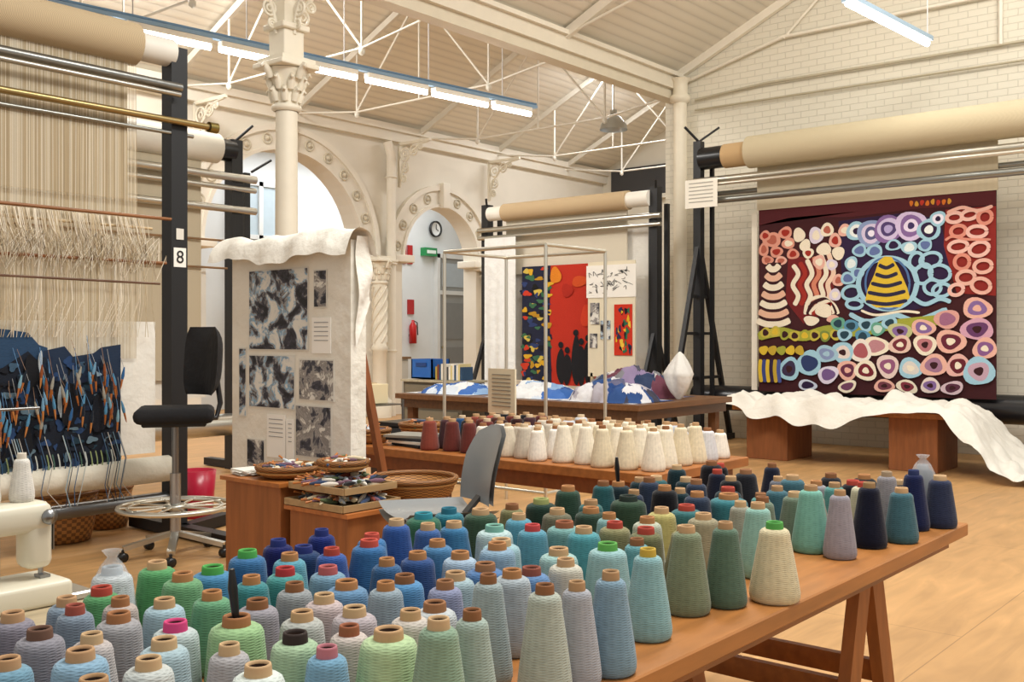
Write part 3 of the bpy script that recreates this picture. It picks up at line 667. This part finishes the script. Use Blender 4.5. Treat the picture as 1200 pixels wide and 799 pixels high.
def drape(u,v):
    Y=5.88-(5.88-2.15)*u
    fall=max(0,min(1,(3.4-Y)/.8)); fall=fall*fall*(3-2*fall)
    X=12.2-1.17*v
    n=abs(nz(Y*1.8,X*1.8,1))*.18+abs(nz(Y*5,X*4,3))*.1
    top=.665+n
    if v>.88:
        k=(v-.88)/.12; drop=.14+.1*math.sin(Y*2.7+1)+.12*nz(Y*3,0,7); X=12.2-1.17*.88-.14*k-.05-.04*math.sin(Y*14+2*nz(Y*2,4))*k; top=.69+n*(1-k)-k*max(.03,drop)
    lap=.03+n*.9+.16*abs(nz(Y*3.5,X*3,9))*(1-max(0,(2.6-Y)/.5))
    z=top*(1-fall)+fall*lap
    if fall>0: X=X-fall*.3*v
    return (X,Y+.03*nz(X*4,Y*4),max(.012,z))
m=M(); m.grid(110,60,drape,'#e6e2d8','cloth'); m.done('dust_sheet')
# ================================================================ CENTRE REAR LOOM
def loom_c():
    m=M(); bl='#17181b'; X=12.0
    for Y in (7.45,10.5):
        m.beam((X,Y,0),(X,Y,3.5),.13,.13,bl); m.beam((X-.7,Y,.05),(X+.7,Y,.05),.1,.08,bl); m.beam((X-.6,Y,.08),(X,Y,1.6),.05,.05,bl); m.beam((X+.6,Y,.08),(X,Y,1.6),.05,.05,bl)
        m.beam((X+.3,Y,0),(X+.3,Y,3.3),.06,.06,bl)
        m.tube([(X,Y,3.4),(X-.12,Y-.08,3.58)],.018,bl,seg=6)
    m.tube([(X-.05,7.5,3.35),(X-.05,10.4,3.35)],.11,'#efece2','paint',20); m.tube([(X-.05,7.85,3.35),(X-.05,10.1,3.35)],.135,'#c8b08c','warp',20)
    for z,r_ in((3.1,.04),(2.98,.03),(.55,.1)): m.tube([(X-.1,7.3,z),(X-.1,10.6,z)],r_,'#b9b8b0','metal',12)
    m.lohi((X-.02,7.9,2.4),(X,10.1,3.3),'#ddd4c0','warp')
    m.lohi((X+.06,7.6,.8),(X+.08,10.35,3.0),'#e9e6de','cloth')
    m.done('tapestry_loom')
loom_c()
def tap_c():
    m=M(); X=11.88; y0,y1,z0,z1=9.7,8.35,.75,2.5
    m.lohi((X,y1,z0),(X+.015,y0,z1),'#b82c18','weave')
    def fn(u,v,o=0): return (X-o,y0+(y1-y0)*u/70,z1+(z0-z1)*v/140)
    C=Canvas(m,fn); C.poly([(0,0),(28,0),(27,60),(29,140),(0,140)],'#1c2038')
    for i in range(90): C.blob(R.uniform(1,27),R.uniform(2,138),R.uniform(1.5,4.5),R.uniform(1.5,4),R.choice(['#d8a828','#c83a20','#3a6a4a','#2a3a6a','#d0b850','#111111','#b88a20','#1c2038','#10131f']),.2)
    C.blob(33,12,5,10,'#d8801e'); C.blob(56,20,8,6,'#c84c1c'); C.blob(44,30,5,8,'#a82414'); C.blob(62,60,6,12,'#c83a1c')
    for x,h in((38,42),(44,36),(52,56),(57,46),(63,50)): C.blob(x,139-h/2,4,h/2,'#14141a',.06); C.blob(x,138-h-3,2.4,3.8,'#14141a',.03)
    m.done('red_tapestry')
tap_c()
m=M(); X=11.75; m.lohi((X,7.62,.9),(X+.03,8.4,2.5),'#e0d6bc','paper')
m.lohi((X-.01,7.6,2.0),(X,8.42,2.45),'#efece4','paper')
def fnb(u,v,o=0): return (X-.011-o,8.42-.82*u,2.45-.45*v)
C=Canvas(m,fnb,'paper')
for i in range(34):
    a,b=R.random()*.8+.05,R.random()*.75+.12; C.stroke([(a,b),(a+R.uniform(-.1,.1),b+R.uniform(-.15,.15)),(a+R.uniform(0,.12),b+R.uniform(-.1,.1))],.012,'#333333')
for (y,z,w,h,mt) in((8.28,1.78,.15,.3,'photo'),(8.1,1.55,.16,.26,'photo_b'),(8.3,1.4,.12,.2,'photo')): m.lohi((X-.012,y-w/2,z-h/2),(X,y+w/2,z+h/2),'#888888',mt)
m.lohi((X-.012,7.66,1.2),(X,7.95,1.9),'#c83018','weave')
def fnc(u,v,o=0): return (X-.012-o,7.95-.29*u,1.9-.7*v)
C=Canvas(m,fnc)
for i in range(30): C.blob(R.uniform(.1,.9),R.uniform(.08,.92),R.uniform(.04,.12),R.uniform(.03,.07),R.choice(['#e0b020','#111118','#2a6a4a','#e05020','#e8c040','#28284a']),.2)
for Y in (7.7,8.34): m.beam((X+.02,Y,0),(X+.02,Y,.95),.04,.04,'#b9a888')
m.done('design_pinboard')
m=M(); m.grid(20,24,lambda u,v:(11.82+.02*math.sin(u*22)*v,10.4-.62*u,2.96-2.3*v),'#eef0ee','cloth'); m.done('hanging_sheet')
# ================================================================ THIRD TABLE & CLOTH PILES
m=M(); m.lohi((8.4,5.4,.73),(10.3,8.8,.79),'#6f4a2a','wood',bev=.004); m.lohi((8.45,5.45,.63),(10.25,8.75,.73),'#5a3c24','wood')
for x in (8.55,10.15):
    for y in (5.55,7.1,8.65): m.beam((x,y,0),(x,y,.65),.09,.09,'#6a4426','woodz')
m.done('large_work_table')
def heap(name,cx,cy,z,rx,ry,h,cols,seed):
    m=M(); rr=random.Random(seed); S=[(rr.random(),rr.random(),rr.uniform(.4,1),rr.choice(cols),rr.uniform(0,.35)) for _ in range(46)]
    def near(u,v):
        uu=u+.06*nz(u*9,v*9,seed); vv=v+.06*nz(v*9,u*9,seed+5); return min(S,key=lambda s:((uu-s[0])**2+((vv-s[1])*1.6)**2)*s[2])
    def f(u,v):
        a=(u*2-1);b=(v*2-1); r_=math.sqrt(a*a+b*b); e=max(0,1-r_**3)**.6
        x=cx+a*rx;y=cy+b*ry; n=.25*nz(x*3,y*3,seed)+near(u,v)[4]+.25*(.5-abs(nz(x*9,y*9,seed+3)))
        return (x+.02*nz(y*20,x*9,2),y,z+.004+max(0,h*e*(.45+n)))
    m.grid(64,64,f,'#ffffff','cloth',lambda u,v:near(u,v)[3]); return m.done(name)
BL=['#2f5ca0','#c8d2de','#23447e','#86a6cc','#dcdee0','#3f6ab0','#dcdee0']
heap('fabric_pile',8.95,8.25,.79,.42,.5,.14,BL,1)
heap('fabric_pile',8.9,7.0,.79,.4,.5,.17,BL,14)
heap('fabric_pile',8.85,6.0,.79,.4,.5,.26,['#d4d4d8','#2a4a80','#5c5c78','#a8a4ae','#3a3a4a','#23447e','#d4d4d8'],4)
heap('fabric_pile',9.65,6.3,.79,.4,.6,.34,['#6a3a4a','#4a4a5a','#c8c4c0','#2a3a5a','#7a7a80','#8a7a9a'],8)
def bagf(u,v):
    t=2*math.pi*u; r=(.02+.125*math.sin(min(1,v/.55)*math.pi/2)) if v<.55 else .145*(1-((v-.55)/.45))**.8+.008
    r*=1+.14*math.sin(3*t+v*4)+.08*math.sin(7*t+2); return (9.42+r*math.cos(t)+.02*v,5.56+r*math.sin(t),.797+.5*v**1.1)
m=M(); m.grid(28,18,bagf,'#d9d7d2','cloth'); m.done('cloth_bag')
m=M(); c='#d8d4c8'
for X in(6.2,7.0):
    for Y in (5.9,4.83): m.tube([(X,Y,0),(X,Y,2.16)],.014,c,'metal',8)
    m.tube([(X,5.9,2.16),(X,4.83,2.16)],.016,c,'metal',8); m.tube([(X,5.9,.25),(X,4.83,.25)],.015,c,'metal',8)
for Y in (5.9,4.83): m.tube([(6.2,Y,2.16),(7.0,Y,2.16)],.014,c,'metal',8); m.tube([(6.2,Y,.25),(7.0,Y,.25)],.015,c,'metal',8)
m.done('metal_rack')
m=M(); X,Y=5.2,4.42; m.box((X,Y,1.09),(.012,.29,.3),'#e2d8be','paper',rz=-.2)
for k in range(9): m.box((X-.009,Y,1.2-k*.026),(.004,.2,.005),'#8a8478','paper',rz=-.2)
m.tube([(X+.015,Y,.785),(X+.015,Y,1.15)],.008,'#888888','metal',6); m.lathe((X,Y,.782),[(.045,0),(.045,.01),(.001,.012)],'#888888','metal',14); m.done('notice_card')
m=M(); m.lohi((9.95,9.15,0),(10.4,10.25,.84),'#5f5a4e','paint'); m.lohi((9.92,9.12,.84),(10.43,10.28,.87),'#b0a890','wood')
for z in (.15,.5): m.lohi((9.93,9.2,z),(9.95,10.2,z+.3),'#77705f')
m.done('storage_cabinet')
m=M(); m.lohi((10.0,9.75,.88),(10.35,10.15,.9),'#1c5fb0')
for a,b in(((10.0,9.75,.88),(10.02,10.15,1.15)),((10.33,9.75,.88),(10.35,10.15,1.15)),((10.0,9.75,.88),(10.35,9.77,1.15)),((10.0,10.13,.88),(10.35,10.15,1.15))): m.lohi(a,b,'#1c5fb0','gloss')
m.lohi((9.99,9.85,1.05),(10.0,10.05,1.1),'#0e3a78'); m.done('blue_crate')
m=M()
for i in range(14): m.lohi((10.0,9.2+i*.035,.875),(10.22,9.23+i*.035,1.05+R.uniform(0,.06)),R.choice(['#e8e4d8','#b09a40','#7a3a2a','#2a4a6a','#d8c890','#444444']),'paper')
m.done('row_of_books')
bx,by=6.07,6.77
m=M()
for dx in(-.25,.25):
    for dy in(-.25,.25): m.tube([(bx+dx,by+dy,0),(bx+dx,by+dy,.9)],.012,'#777777','metal',6)
for z in(.15,.5,.86):
    m.box((bx,by,z),(.5,.5,.01),'#6a6a66','metal')
    for k in range(9): m.tube([(bx-.25,by-.25+k*.0625,z+.05),(bx-.25,by-.25+k*.0625,z+.2)],.003,'#888888','metal',4)
m.done('wire_trolley')
m=M(); m.box((bx,by,.955),(.3,.34,.17),'#d8c9a4','paper',bev=.004); m.box((bx,by,1.042),(.31,.05,.003),'#b89a60','paper'); m.done('cardboard_carton')
m=M(); m.box((5.9,6.0,.61),(.4,.35,.25),'#1d1e20','gloss',bev=.02); m.box((5.9,6.0,.75),(.42,.37,.03),'#0f0f10','gloss')
m.box((5.9,6.0,.25),(.5,.4,.48),'#3a2c22','wood'); m.done('storage_box')
# ================================================================ EASEL BOARD
def board():
    X=3.7; y0,y1=4.22,5.3
    m=M(); m.lohi((X,y0,.5),(X+.05,y1,1.98),'#e6e1d5','cloth'); m.lohi((X+.05,y0,.6),(X+.11,y0+.02,1.95),'#e4dfd2','cloth')
    for y in (y0+.06,y1-.06): m.beam((X+.03,y,0),(X+.03,y,.7),.05,.05,'#8a4f28','woodz'); m.beam((X+.07,y,1.6),(X+.45,y,0.02),.04,.04,'#8a4f28','woodz')
    def top(u,v):
        Y=y1+.1-(y1-y0+.16)*u
        t=v*2-1; xx=X+.03+.1*t; z=2.04-(abs(t)**3)*(.15+.02*math.sin(Y*7)+.03*nz(Y*3,2))+.03*nz(Y*6,t*2)
        return (xx-(.03 if t<0 else 0)*abs(t)+.008*math.sin(Y*23)*abs(t),Y,z)
    m.grid(50,16,top,'#ece8de','cloth')
    m.grid(8,20,lambda u,v:(X+.02+.1*u,y0-.03+.015*math.sin(v*9),2.0-.6*v*(1-.4*u)),'#ece8de','cloth')
    for (py0,py1,z0,z1,mt) in((4.58,5.12,1.38,1.84,'photo_b'),(4.42,4.52,1.62,1.82,'photo'),(4.38,4.54,1.36,1.56,'p'),(4.7,5.12,1.04,1.34,'photo_b'),(4.36,4.65,1.1,1.32,'photo'),(4.38,4.68,.78,1.06,'photo'),(5.16,5.22,.98,1.38,'photo_b'),(4.78,4.95,.75,1.0,'p'),(4.98,5.14,.6,.84,'photo'),(4.34,4.6,.54,.74,'photo_b'),(4.7,4.77,.7,.98,'p')):
        if mt=='p':
            m.lohi((X-.006,py0,z0),(X-.001,py1,z1),'#f2efe8','paper')
            for k in range(5): m.lohi((X-.008,py0+.02,z1-.03-k*.025),(X-.006,py1-.02,z1-.026-k*.025),'#8a8a8a','paper')
        else:
            m.lohi((X-.005,py0-.008,z0-.008),(X-.001,py1+.008,z1+.008),'#d8d4ca','paper'); m.lohi((X-.007,py0,z0),(X-.001,py1,z1),'#888888',mt)
    m.done('design_display_board')
board()
# ================================================================ LEFT LOOMS
ink=bpy.data.materials.new('inkblack'); ink.use_nodes=True; ink.node_tree.nodes['Principled BSDF'].inputs['Base Color'].default_value=(.01,.01,.01,1); MATS['inkblack']=ink
def loom_left():
    m=M(); Y=6.7; bl='#121316'
    m.beam((4.18,Y,0),(4.18,Y,3.56),.13,.13,bl); m.beam((4.35,Y+.2,0),(4.35,Y+.2,3.3),.06,.06,bl)
    m.beam((4.18,Y-.75,.05),(4.18,Y+.55,.05),.1,.08,bl); m.beam((4.18,Y-.1,.05),(4.7,Y+.1,.05),.1,.08,bl)
    m.beam((1.0,Y,0),(1.0,Y,3.56),.13,.13,bl); m.beam((1.0,Y-.75,.05),(1.0,Y+.55,.05),.1,.08,bl)
    m.tube([(.9,Y,3.52),(3.86,Y,3.52)],.15,'#b8a484','warp',24); m.tube([(3.8,Y,3.52),(4.15,Y,3.52)],.1,'#d6d2c8','paint',20)
    m.tube([(.9,Y-.05,3.27),(4.2,Y-.05,3.27)],.035,'#8a8a86','metal',12); m.tube([(.9,Y-.12,3.2),(4.15,Y-.12,3.2)],.02,'#b0aea6','metal',10)
    m.tube([(.9,Y-.1,3.01),(4.45,Y-.1,3.01)],.025,'#a08c60','metal',12); m.tube([(.9,Y-.05,2.93),(4.3,Y-.05,2.93)],.015,'#9a9a94','metal',10)
    m.lathe((4.43,Y-.1,3.01),[(.04,-.03),(.04,.04)],'#8a7a48','metal',12,axis=(1,0,0))
    m.tube([(.9,Y-.08,2.3),(4.1,Y-.08,2.3)],.012,'#8a5a34','wood',8); m.tube([(.9,Y-.08,2.22),(3.95,Y-.08,2.22)],.01,'#c8b088','wood',8)
    m.tube([(.9,Y-.1,1.98),(4.05,Y-.1,1.98)],.011,'#8a5a34','wood',8); m.tube([(.9,Y-.1,1.86),(4.0,Y-.1,1.83)],.008,'#6a4a34','wood',8)
    m.lohi((.95,Y-.012,2.42),(3.8,Y-.004,3.5),'#b8a789','warp')
    x=.98
    while x<3.86:
        lean=.02*nz(x*3,0); w=.0021
        xs=[(x,3.4),(x+lean,2.3),(x*.985+.05+lean,1.3)]
        for i in range(2):
            (xa,za),(xb,zb)=xs[i],xs[i+1]; m.add([(xa-w,Y-.03,za),(xa+w,Y-.03,za),(xb+w,Y-.03,zb),(xb-w,Y-.03,zb)],[[0,1,2,3]],R.choice(['#c6b698','#b09c7a','#dacfb8']),'paint')
        x+=.0085
    for i in range(260):
        x=R.uniform(2.4,3.9); z=2.28; L=R.uniform(.2,.44); dx=R.uniform(.02,.2)
        pts=[(x,Y-.1,z),(x+dx*.1,Y-.13,z-L*.5),(x+dx*.5,Y-.14,z-L),(x+dx,Y-.13,z-L*.6),(x+dx*1.1,Y-.1,1.98)]
        m.tube(pts,.0024,R.choice(['#ddd0b8','#c8b594','#eee4d2']),'paint',4,cap=False)
    for i in range(90):
        x=R.uniform(2.4,3.95); m.tube([(x,Y-.1,1.98),(x+R.uniform(-.03,.03),Y-.1,1.7),(x+R.uniform(-.12,.05),Y-.06,1.45)],.002,R.choice(['#ddd0b8','#c8b594','#eee4d2']),'paint',4,cap=False)
    m.lohi((.95,Y-.005,.62),(4.02,Y+.0,1.56),'#e6e2d8','cloth')
    m.tube([(.9,Y-.02,.5),(4.12,Y-.02,.5)],.095,'#d8d2c2','cloth',20); m.tube([(.9,Y+.0,.28),(4.12,Y+.0,.28)],.05,'#777777','metal',12)
    o=m.done('tapestry_loom')
    cu=bpy.data.curves.new('number','FONT'); cu.body='8'; cu.size=.13; cu.align_x='CENTER'; cu.extrude=.001
    t=bpy.data.objects.new('number_label',cu); bpy.context.collection.objects.link(t); t.location=(4.18,Y-.073,1.99); t.rotation_euler=(math.pi/2,0,0)
    cu.materials.append(ink); t.parent=o; t.matrix_parent_inverse=Matrix.Translation(-o.location)
    k=M(); k.lohi((4.13,Y-.07,1.96),(4.23,Y-.067,2.1),'#efece4','paper'); k.box((4.18,Y-.07,2.2),(.06,.004,.08),'#d8d4ca','paper'); k.done('number_card',o)
loom_left()
def cow_tap():
    m=M(); Y=6.655; x0,x1,z0,z1=2.3,3.73,.52,1.52
    def fn(u,v,o=0): return (x0+(x1-x0)*u,Y-o,z1+(z0-z1)*v)
    C=Canvas(m,fn)
    C.poly([(0,1),(0,0),(.3,0),(.45,.02),(.55,.04),(.6,.12),(.64,.14),(.64,1)],'#24405e'); C.poly([(.62,1),(.62,.16),(.72,.13),(.76,.2),(.86,.18),(.9,.14),(1,.12),(1,1)],'#1b2c44')
    C.poly([(.4,.3),(.55,.16),(.68,.34),(.8,.42),(1,.5),(1,1),(.4,1)],'#101826')
    for i in range(190):
        C.blob(R.uniform(.4,.98),R.uniform(.22,.97),R.uniform(.005,.03),R.uniform(.01,.035),R.choice(['#24406a','#0c111c','#3a566e','#15233c','#5f7786','#1f3a4a','#0c111c','#16202e','#0a0e16']),.25)
    for (x,y,rx,ry,cc) in((.56,.3,.035,.12,'#0b0d14'),(.6,.24,.01,.08,'#b8c0c4'),(.73,.5,.06,.14,'#0c0e16'),(.88,.6,.04,.12,'#0e1420'),(.69,.5,.01,.1,'#a8b4bc'),(.52,.75,.05,.09,'#0b0f18'),(.86,.32,.03,.02,'#9ab0c0')): C.blob(x,y,rx,ry,cc,.15)
    for i in range(22): C.stroke([(.42+i*.026,.84),(.43+i*.026,.92),(.42+i*.026,1.0)],.006,R.choice(['#4a6a5a','#8a9a6a','#2a4a6a','#c0c8c4']))
    m.done('cow_tapestry')
    m=M()
    for i in range(56):
        x=R.uniform(2.75,3.72); z=1.02+.26*nz(x*3,2)+R.uniform(-.16,.2); tl=R.uniform(-.25,.25); l=.05
        d=Vector((math.sin(tl),0,math.cos(tl))); p=Vector((x,Y-.07-R.uniform(0,.03),z))
        m.tube([p+d*l*1.2,p+d*l*.7,p,p-d*l*.5],[.004,.008,.012,.009],R.choice(['#4f86aa','#6f9ab8','#9a968a','#2f5f90','#1c2430','#7aa0b0','#8a4a28']),'yarn',8)
        m.tube([p-d*l*.5,p-d*l*1.4,p-d*l*1.9],[.008,.006,.002],R.choice(['#a8622e','#94541f','#b87840']),'gloss',8)
        m.tube([p+d*l,(x+R.uniform(-.02,.02),Y-.02,z+R.uniform(.12,.25))],.0018,R.choice(['#5a8ab8','#a0a0a0','#8a6a54']),'paint',4)
    m.done('hanging_bobbins')
    m=M()
    for i in range(22):
        x=2.9+R.uniform(0,.8); m.tube([(x,Y-.04,.8),(x+.03,Y-.09,.62),(x-.02,Y-.12,.45),(x+R.uniform(-.08,.08),Y-.14,.34)],.003,R.choice(['#b8b4ac','#6a8a9a','#3a5a7a','#a8b0b0','#1c2838']),'paint',5)
    m.done('hanging_yarn_ends')
cow_tap()
def loom_left2():
    m=M(); Y=9.6; bl='#141517'
    m.beam((6.72,Y,0),(6.72,Y,3.62),.14,.14,bl); m.beam((6.95,Y+.1,0),(6.95,Y+.1,3.3),.07,.07,bl); m.beam((6.72,Y-.7,.05),(6.72,Y+.5,.05),.1,.08,bl)
    m.beam((2.6,Y,0),(2.6,Y,3.6),.14,.14,bl)
    m.tube([(2.6,Y,3.5),(6.5,Y,3.5)],.16,'#dedbd0','paint',22); m.tube([(6.35,Y,3.5),(6.7,Y,3.5)],.12,bl,'gloss',18)
    for z,r_ in((3.2,.045),(3.08,.03),(2.85,.04),(.5,.12)): m.tube([(2.6,Y-.08,z),(6.95,Y-.08,z)],r_,'#c4c2ba','metal',12)
    m.lohi((2.7,Y-.01,1.0),(6.3,Y,3.45),'#c9bda4','warp'); m.lohi((2.7,Y+.05,.8),(6.4,Y+.07,2.2),'#e6e2d8','cloth')
    for z in (2.5,2.2): m.tube([(2.6,Y-.05,z),(6.6,Y-.05,z)],.012,'#8a6a48','wood',6)
    m.tube([(6.72,Y,3.6),(6.9,Y-.1,3.8)],.015,bl,seg=6); m.tube([(6.95,Y,3.3),(7.15,Y-.1,3.45)],.015,bl,seg=6)
    m.done('tapestry_loom')
loom_left2()
basket_obj((3.55,7.15,.005),.25,.34,25); basket_obj((4.02,7.4,.005),.2,.3,15)
m=M(); X,Y=4.72,7.24; m.lathe((X,Y,0),[(.001,.002),(.12,.002),(.15,.38),(.135,.38),(.11,.02),(.001,.02)],'#b01838','gloss',20); m.done('red_bucket')
# ================================================================ SEWING MACHINE
m=M(); m.lohi((.75,2.72,.64),(1.56,3.3,.68),'#b9a88a','wood',bev=.004)
for x in(.8,1.5):
    m.beam((x,2.8,0),(x,2.8,.64),.04,.04,'#444444','metal'); m.beam((x,3.22,0),(x,3.22,.64),.04,.04,'#444444','metal')
m.lohi((.8,2.98,.12),(1.53,3.02,.16),'#444444','metal'); m.done('sewing_table')
def sewing():
    m=M(); cr='#dcd6c2'; x0,y0=1.42,2.98; b=-.06
    m.box((x0-.2,y0,.775+b),(.5,.2,.07),cr,'gloss',bev=.015); m.box((x0-.38,y0,.9+b),(.12,.13,.22),cr,'gloss',bev=.03)
    m.box((x0-.2,y0,.99+b),(.44,.1,.09),cr,'gloss',bev=.03); m.box((x0-.02,y0,.93+b),(.08,.09,.18),cr,'gloss',bev=.025)
    m.box((x0+.022,y0,.94+b),(.004,.07,.1),'#8a8a86','metal'); m.tube([(x0,y0,.86+b),(x0,y0,.815+b)],.008,'#aaaaaa','metal',8); m.box((x0,y0-.01,.815+b),(.03,.04,.008),'#999999','metal')
    m.lathe((x0-.45,y0,.95+b),[(.001,0),(.065,0),(.065,.03),(.03,.04),(.001,.04)],'#3a3a3a','gloss',20,axis=(-1,0,0)); m.lathe((x0+.0,y0-.045,.99+b),[(.022,0),(.022,.015),(.001,.02)],'#888888','metal',14,axis=(0,-1,0))
    m.tube([(x0-.1,y0+.05,.8+b),(x0-.1,y0+.05,1.3+b)],.006,'#999999','metal',6); m.tube([(x0-.2,y0+.05,1.3+b),(x0+.02,y0+.05,1.3+b)],.004,'#999999','metal',6)
    cone(m,x0-.05,y0+.01,1.035+b,.14,.035,'e4e0d6','d8d0c0',16); cone(m,x0-.15,y0+.01,1.035+b,.16,.038,'dedace','d8d0c0',16)
    m.box((x0+.07,y0,.752+b),(.1,.18,.024),'#c8c8c4','metal',bev=.005)
    m.done('sewing_machine')
sewing()
# ================================================================ BACK ROOM DETAILS
def door(x0,x1,zt):
    m=M(); m.lohi((x0,17.5,0),(x1,17.56,zt),'#8f8f8a','paint',bev=.01); w=.1
    m.lohi((x0-w,17.46,0),(x0,17.595,zt+w),'#d8d8d4'); m.lohi((x1,17.46,0),(x1+w,17.595,zt+w),'#d8d8d4'); m.lohi((x0-w,17.46,zt),(x1+w,17.595,zt+w),'#d8d8d4')
    m.lohi((x0,17.45,2.5),(x1,17.56,2.6),'#d0d0cb'); m.lohi((x0+.1,17.48,2.7),(x1-.1,17.5,zt-.12),'#a8b0b4','gloss')
    for z in(.3,1.4): m.lohi((x0+.15,17.48,z),(x1-.15,17.5,z+.9),'#7c7c78')
    m.lathe((x0+.1,17.48,1.2),[(.03,0),(.03,.05)],'#b0a060','metal',10,axis=(0,-1,0)); m.done('door_1')
door(18.2,19.4,3.4)
m=M(); m.lohi((17.65,17.42,3.42),(18.05,17.595,3.62),'#1f8a4a','gloss'); m.lohi((17.7,17.41,3.48),(18.0,17.42,3.56),'#e8f4ec'); m.done('exit_sign')
m=M(); m.lathe((18.1,17.55,4.1),[(.001,.03),(.16,.03),(.17,.06),(.2,.06),(.2,0)],'#e8e8e4','gloss',24,axis=(0,-1,0),cols=['#f0f0ec','#222222','#333333','#222222']); m.beam((18.1,17.5,4.1),(18.1,17.5,4.22),.015,.012,'#111111'); m.beam((18.1,17.5,4.1),(18.18,17.5,4.06),.015,.012,'#111111'); m.done('wall_clock')
m=M(); m.lathe((17.3,17.5,1.3),[(.001,0),(.09,0),(.09,.42),(.04,.5),(.03,.56),(.001,.56)],'#c01c1c','gloss',16); m.tube([(17.3,17.48,1.84),(17.4,17.46,1.8),(17.42,17.46,1.5)],.015,'#111111','gloss',6); m.box((17.3,17.58,1.5),(.1,.03,.05),'#888888','metal'); m.done('fire_extinguisher')
m=M(); m.lohi((17.0,17.56,3.2),(17.15,17.595,3.65),'#b02020'); m.lohi((17.2,17.56,3.2),(17.35,17.595,3.65),'#b02020'); m.lohi((17.2,17.56,2.0),(17.4,17.595,2.35),'#b02020'); m.done('fire_safety_signs')
m=M(); m.lohi((15.6,17.56,1.3),(17.0,17.595,2.6),'#c8c8c4','paper')
for i in range(6):
    for j in range(4): m.lohi((15.64+i*.225,17.54,1.35+j*.31),(15.83+i*.225,17.56,1.6+j*.31),R.choice(['#2a7ab0','#c8a83a','#b04030','#c8c8c8','#3a8a5a','#204a80','#222222','#d8d0b0']),'paper')
m.done('poster_board')
m=M(); m.lohi((14.0,16.9,0),(14.7,17.5,1.9),'#b8babb','gloss',bev=.02); m.lohi((14.0,16.88,1.2),(14.7,16.9,1.21),'#777777'); m.tube([(14.08,16.87,1.3),(14.08,16.87,1.7)],.015,'#999999','metal',6)
for i in range(7): m.lohi((14.15+.17*(i%3),16.88,1.35+.16*(i//3)),(14.27+.17*(i%3),16.9,1.47+.16*(i//3)),R.choice(['#c03a2a','#3a6a9a','#e0b040','#e8e8e8','#3a8a5a']),'paper')
m.done('refrigerator')
m=M(); m.lohi((15.0,16.95,0),(16.6,17.5,.95),'#b0aea6'); m.lohi((14.95,16.9,.95),(16.65,17.55,1.0),'#7a5c3e','wood')
for i in range(4): m.lohi((15.02+i*.4,16.93,.08),(15.38+i*.4,16.95,.9),'#c4c2ba')
m.done('kitchen_counter')
m=M()
for i in range(9): m.lathe((15.1+i*.17,17.15,1.0),[(.001,0),(.05,0),(.055,.18),(.03,.2),(.03,.24),(.001,.24)],R.choice(['#c03a2a','#e8e4da','#3a6a9a','#e0b040','#333333']),'gloss',12)
m.done('kitchen_jars')
m=M(); m.lohi((12.2,17.2,0),(13.9,17.55,2.3),'#c8c6be')
for z in (.2,.75,1.3,1.85):
    m.lohi((12.25,17.15,z),(13.85,17.2,z+.03),'#a8a49a')
    for i in range(12): m.lohi((12.3+i*.128,17.17,z+.03),(12.4+i*.128,17.2,z+.2+R.uniform(0,.2)),R.choice(['#2f6a9a','#b04030','#c8b050','#d8d8d4','#3a3a40','#4a8a60','#8a5a3a']),'paper')
m.done('supply_shelf')
m=M(); x0,x1=12.2,13.6
m.lohi((x0,17.52,2.5),(x1,17.56,4.6),'#b9c9d2','gloss')
for q in (x0,(x0+x1)/2,x1): m.lohi((q-.05,17.47,2.45),(q+.05,17.595,4.65),'#dcdedc')
for z in (2.45,3.5,4.6): m.lohi((x0,17.47,z-.04),(x1,17.595,z+.05),'#dcdedc')
m.done('window_1')
# ================================================================ LIGHT
w=bpy.data.worlds.new('World'); bpy.context.scene.world=w; w.use_nodes=True
bg=w.node_tree.nodes['Background']; bg.inputs[0].default_value=(1,.965,.9,1); bg.inputs[1].default_value=.68
def area(name,loc,tgt,sx,sy,pw,col):
    l=bpy.data.lights.new(name,'AREA'); l.shape='RECTANGLE'; l.size=sx; l.size_y=sy; l.energy=pw; l.color=col
    o=bpy.data.objects.new(name,l); bpy.context.collection.objects.link(o); o.location=loc; o.rotation_euler=(Vector(tgt)-Vector(loc)).to_track_quat('-Z','Y').to_euler(); return o
area('daylight_fill_main',(3.5,.8,7.0),(5,3,0),3,2,400,(1,.965,.9))  # area lamp added above the unbuilt roof slope, standing in for daylight
area('fill_work_table',(5.4,3.0,5.6),(4.8,3.1,.8),1.0,1.0,110,(1,.98,.94))  # added lamp above the frame, highlights the cones on the second table
area('fill_far_bay',(6.8,11,6.3),(10,11,1),3,1.0,340,(1,.98,.95))  # added fill lamp under the far ridge, the roof is closed here
area('fill_far_bay_end',(16.5,11,6.5),(16.5,11,0),3,.6,170,(.97,.98,1))  # second fill lamp added below the ridge, no roof opening behind it
area('fill_back_room',(14.5,16,5.3),(14.5,16,0),6,2,190,(.92,.96,1))  # lamp added under the solid ceiling to brighten the back room
area('fill_gable',(9.5,2.0,6.8),(12.8,4.5,1.5),3,2,170,(1,.95,.86))  # unseen lamp added to light the gable wall and tapestry
# ================================================================ CAMERA
cam=bpy.data.cameras.new('camera'); co=bpy.data.objects.new('camera',cam); bpy.context.collection.objects.link(co)
cam.sensor_width=36; cam.lens=36; cam.shift_y=-4.5/1200; cam.clip_start=.05; cam.clip_end=100
co.location=(0,0,H); co.rotation_euler=Vector((CF,SF,0)).to_track_quat('-Z','Y').to_euler()
bpy.context.scene.camera=co
bpy.context.scene.view_settings.view_transform='Standard'
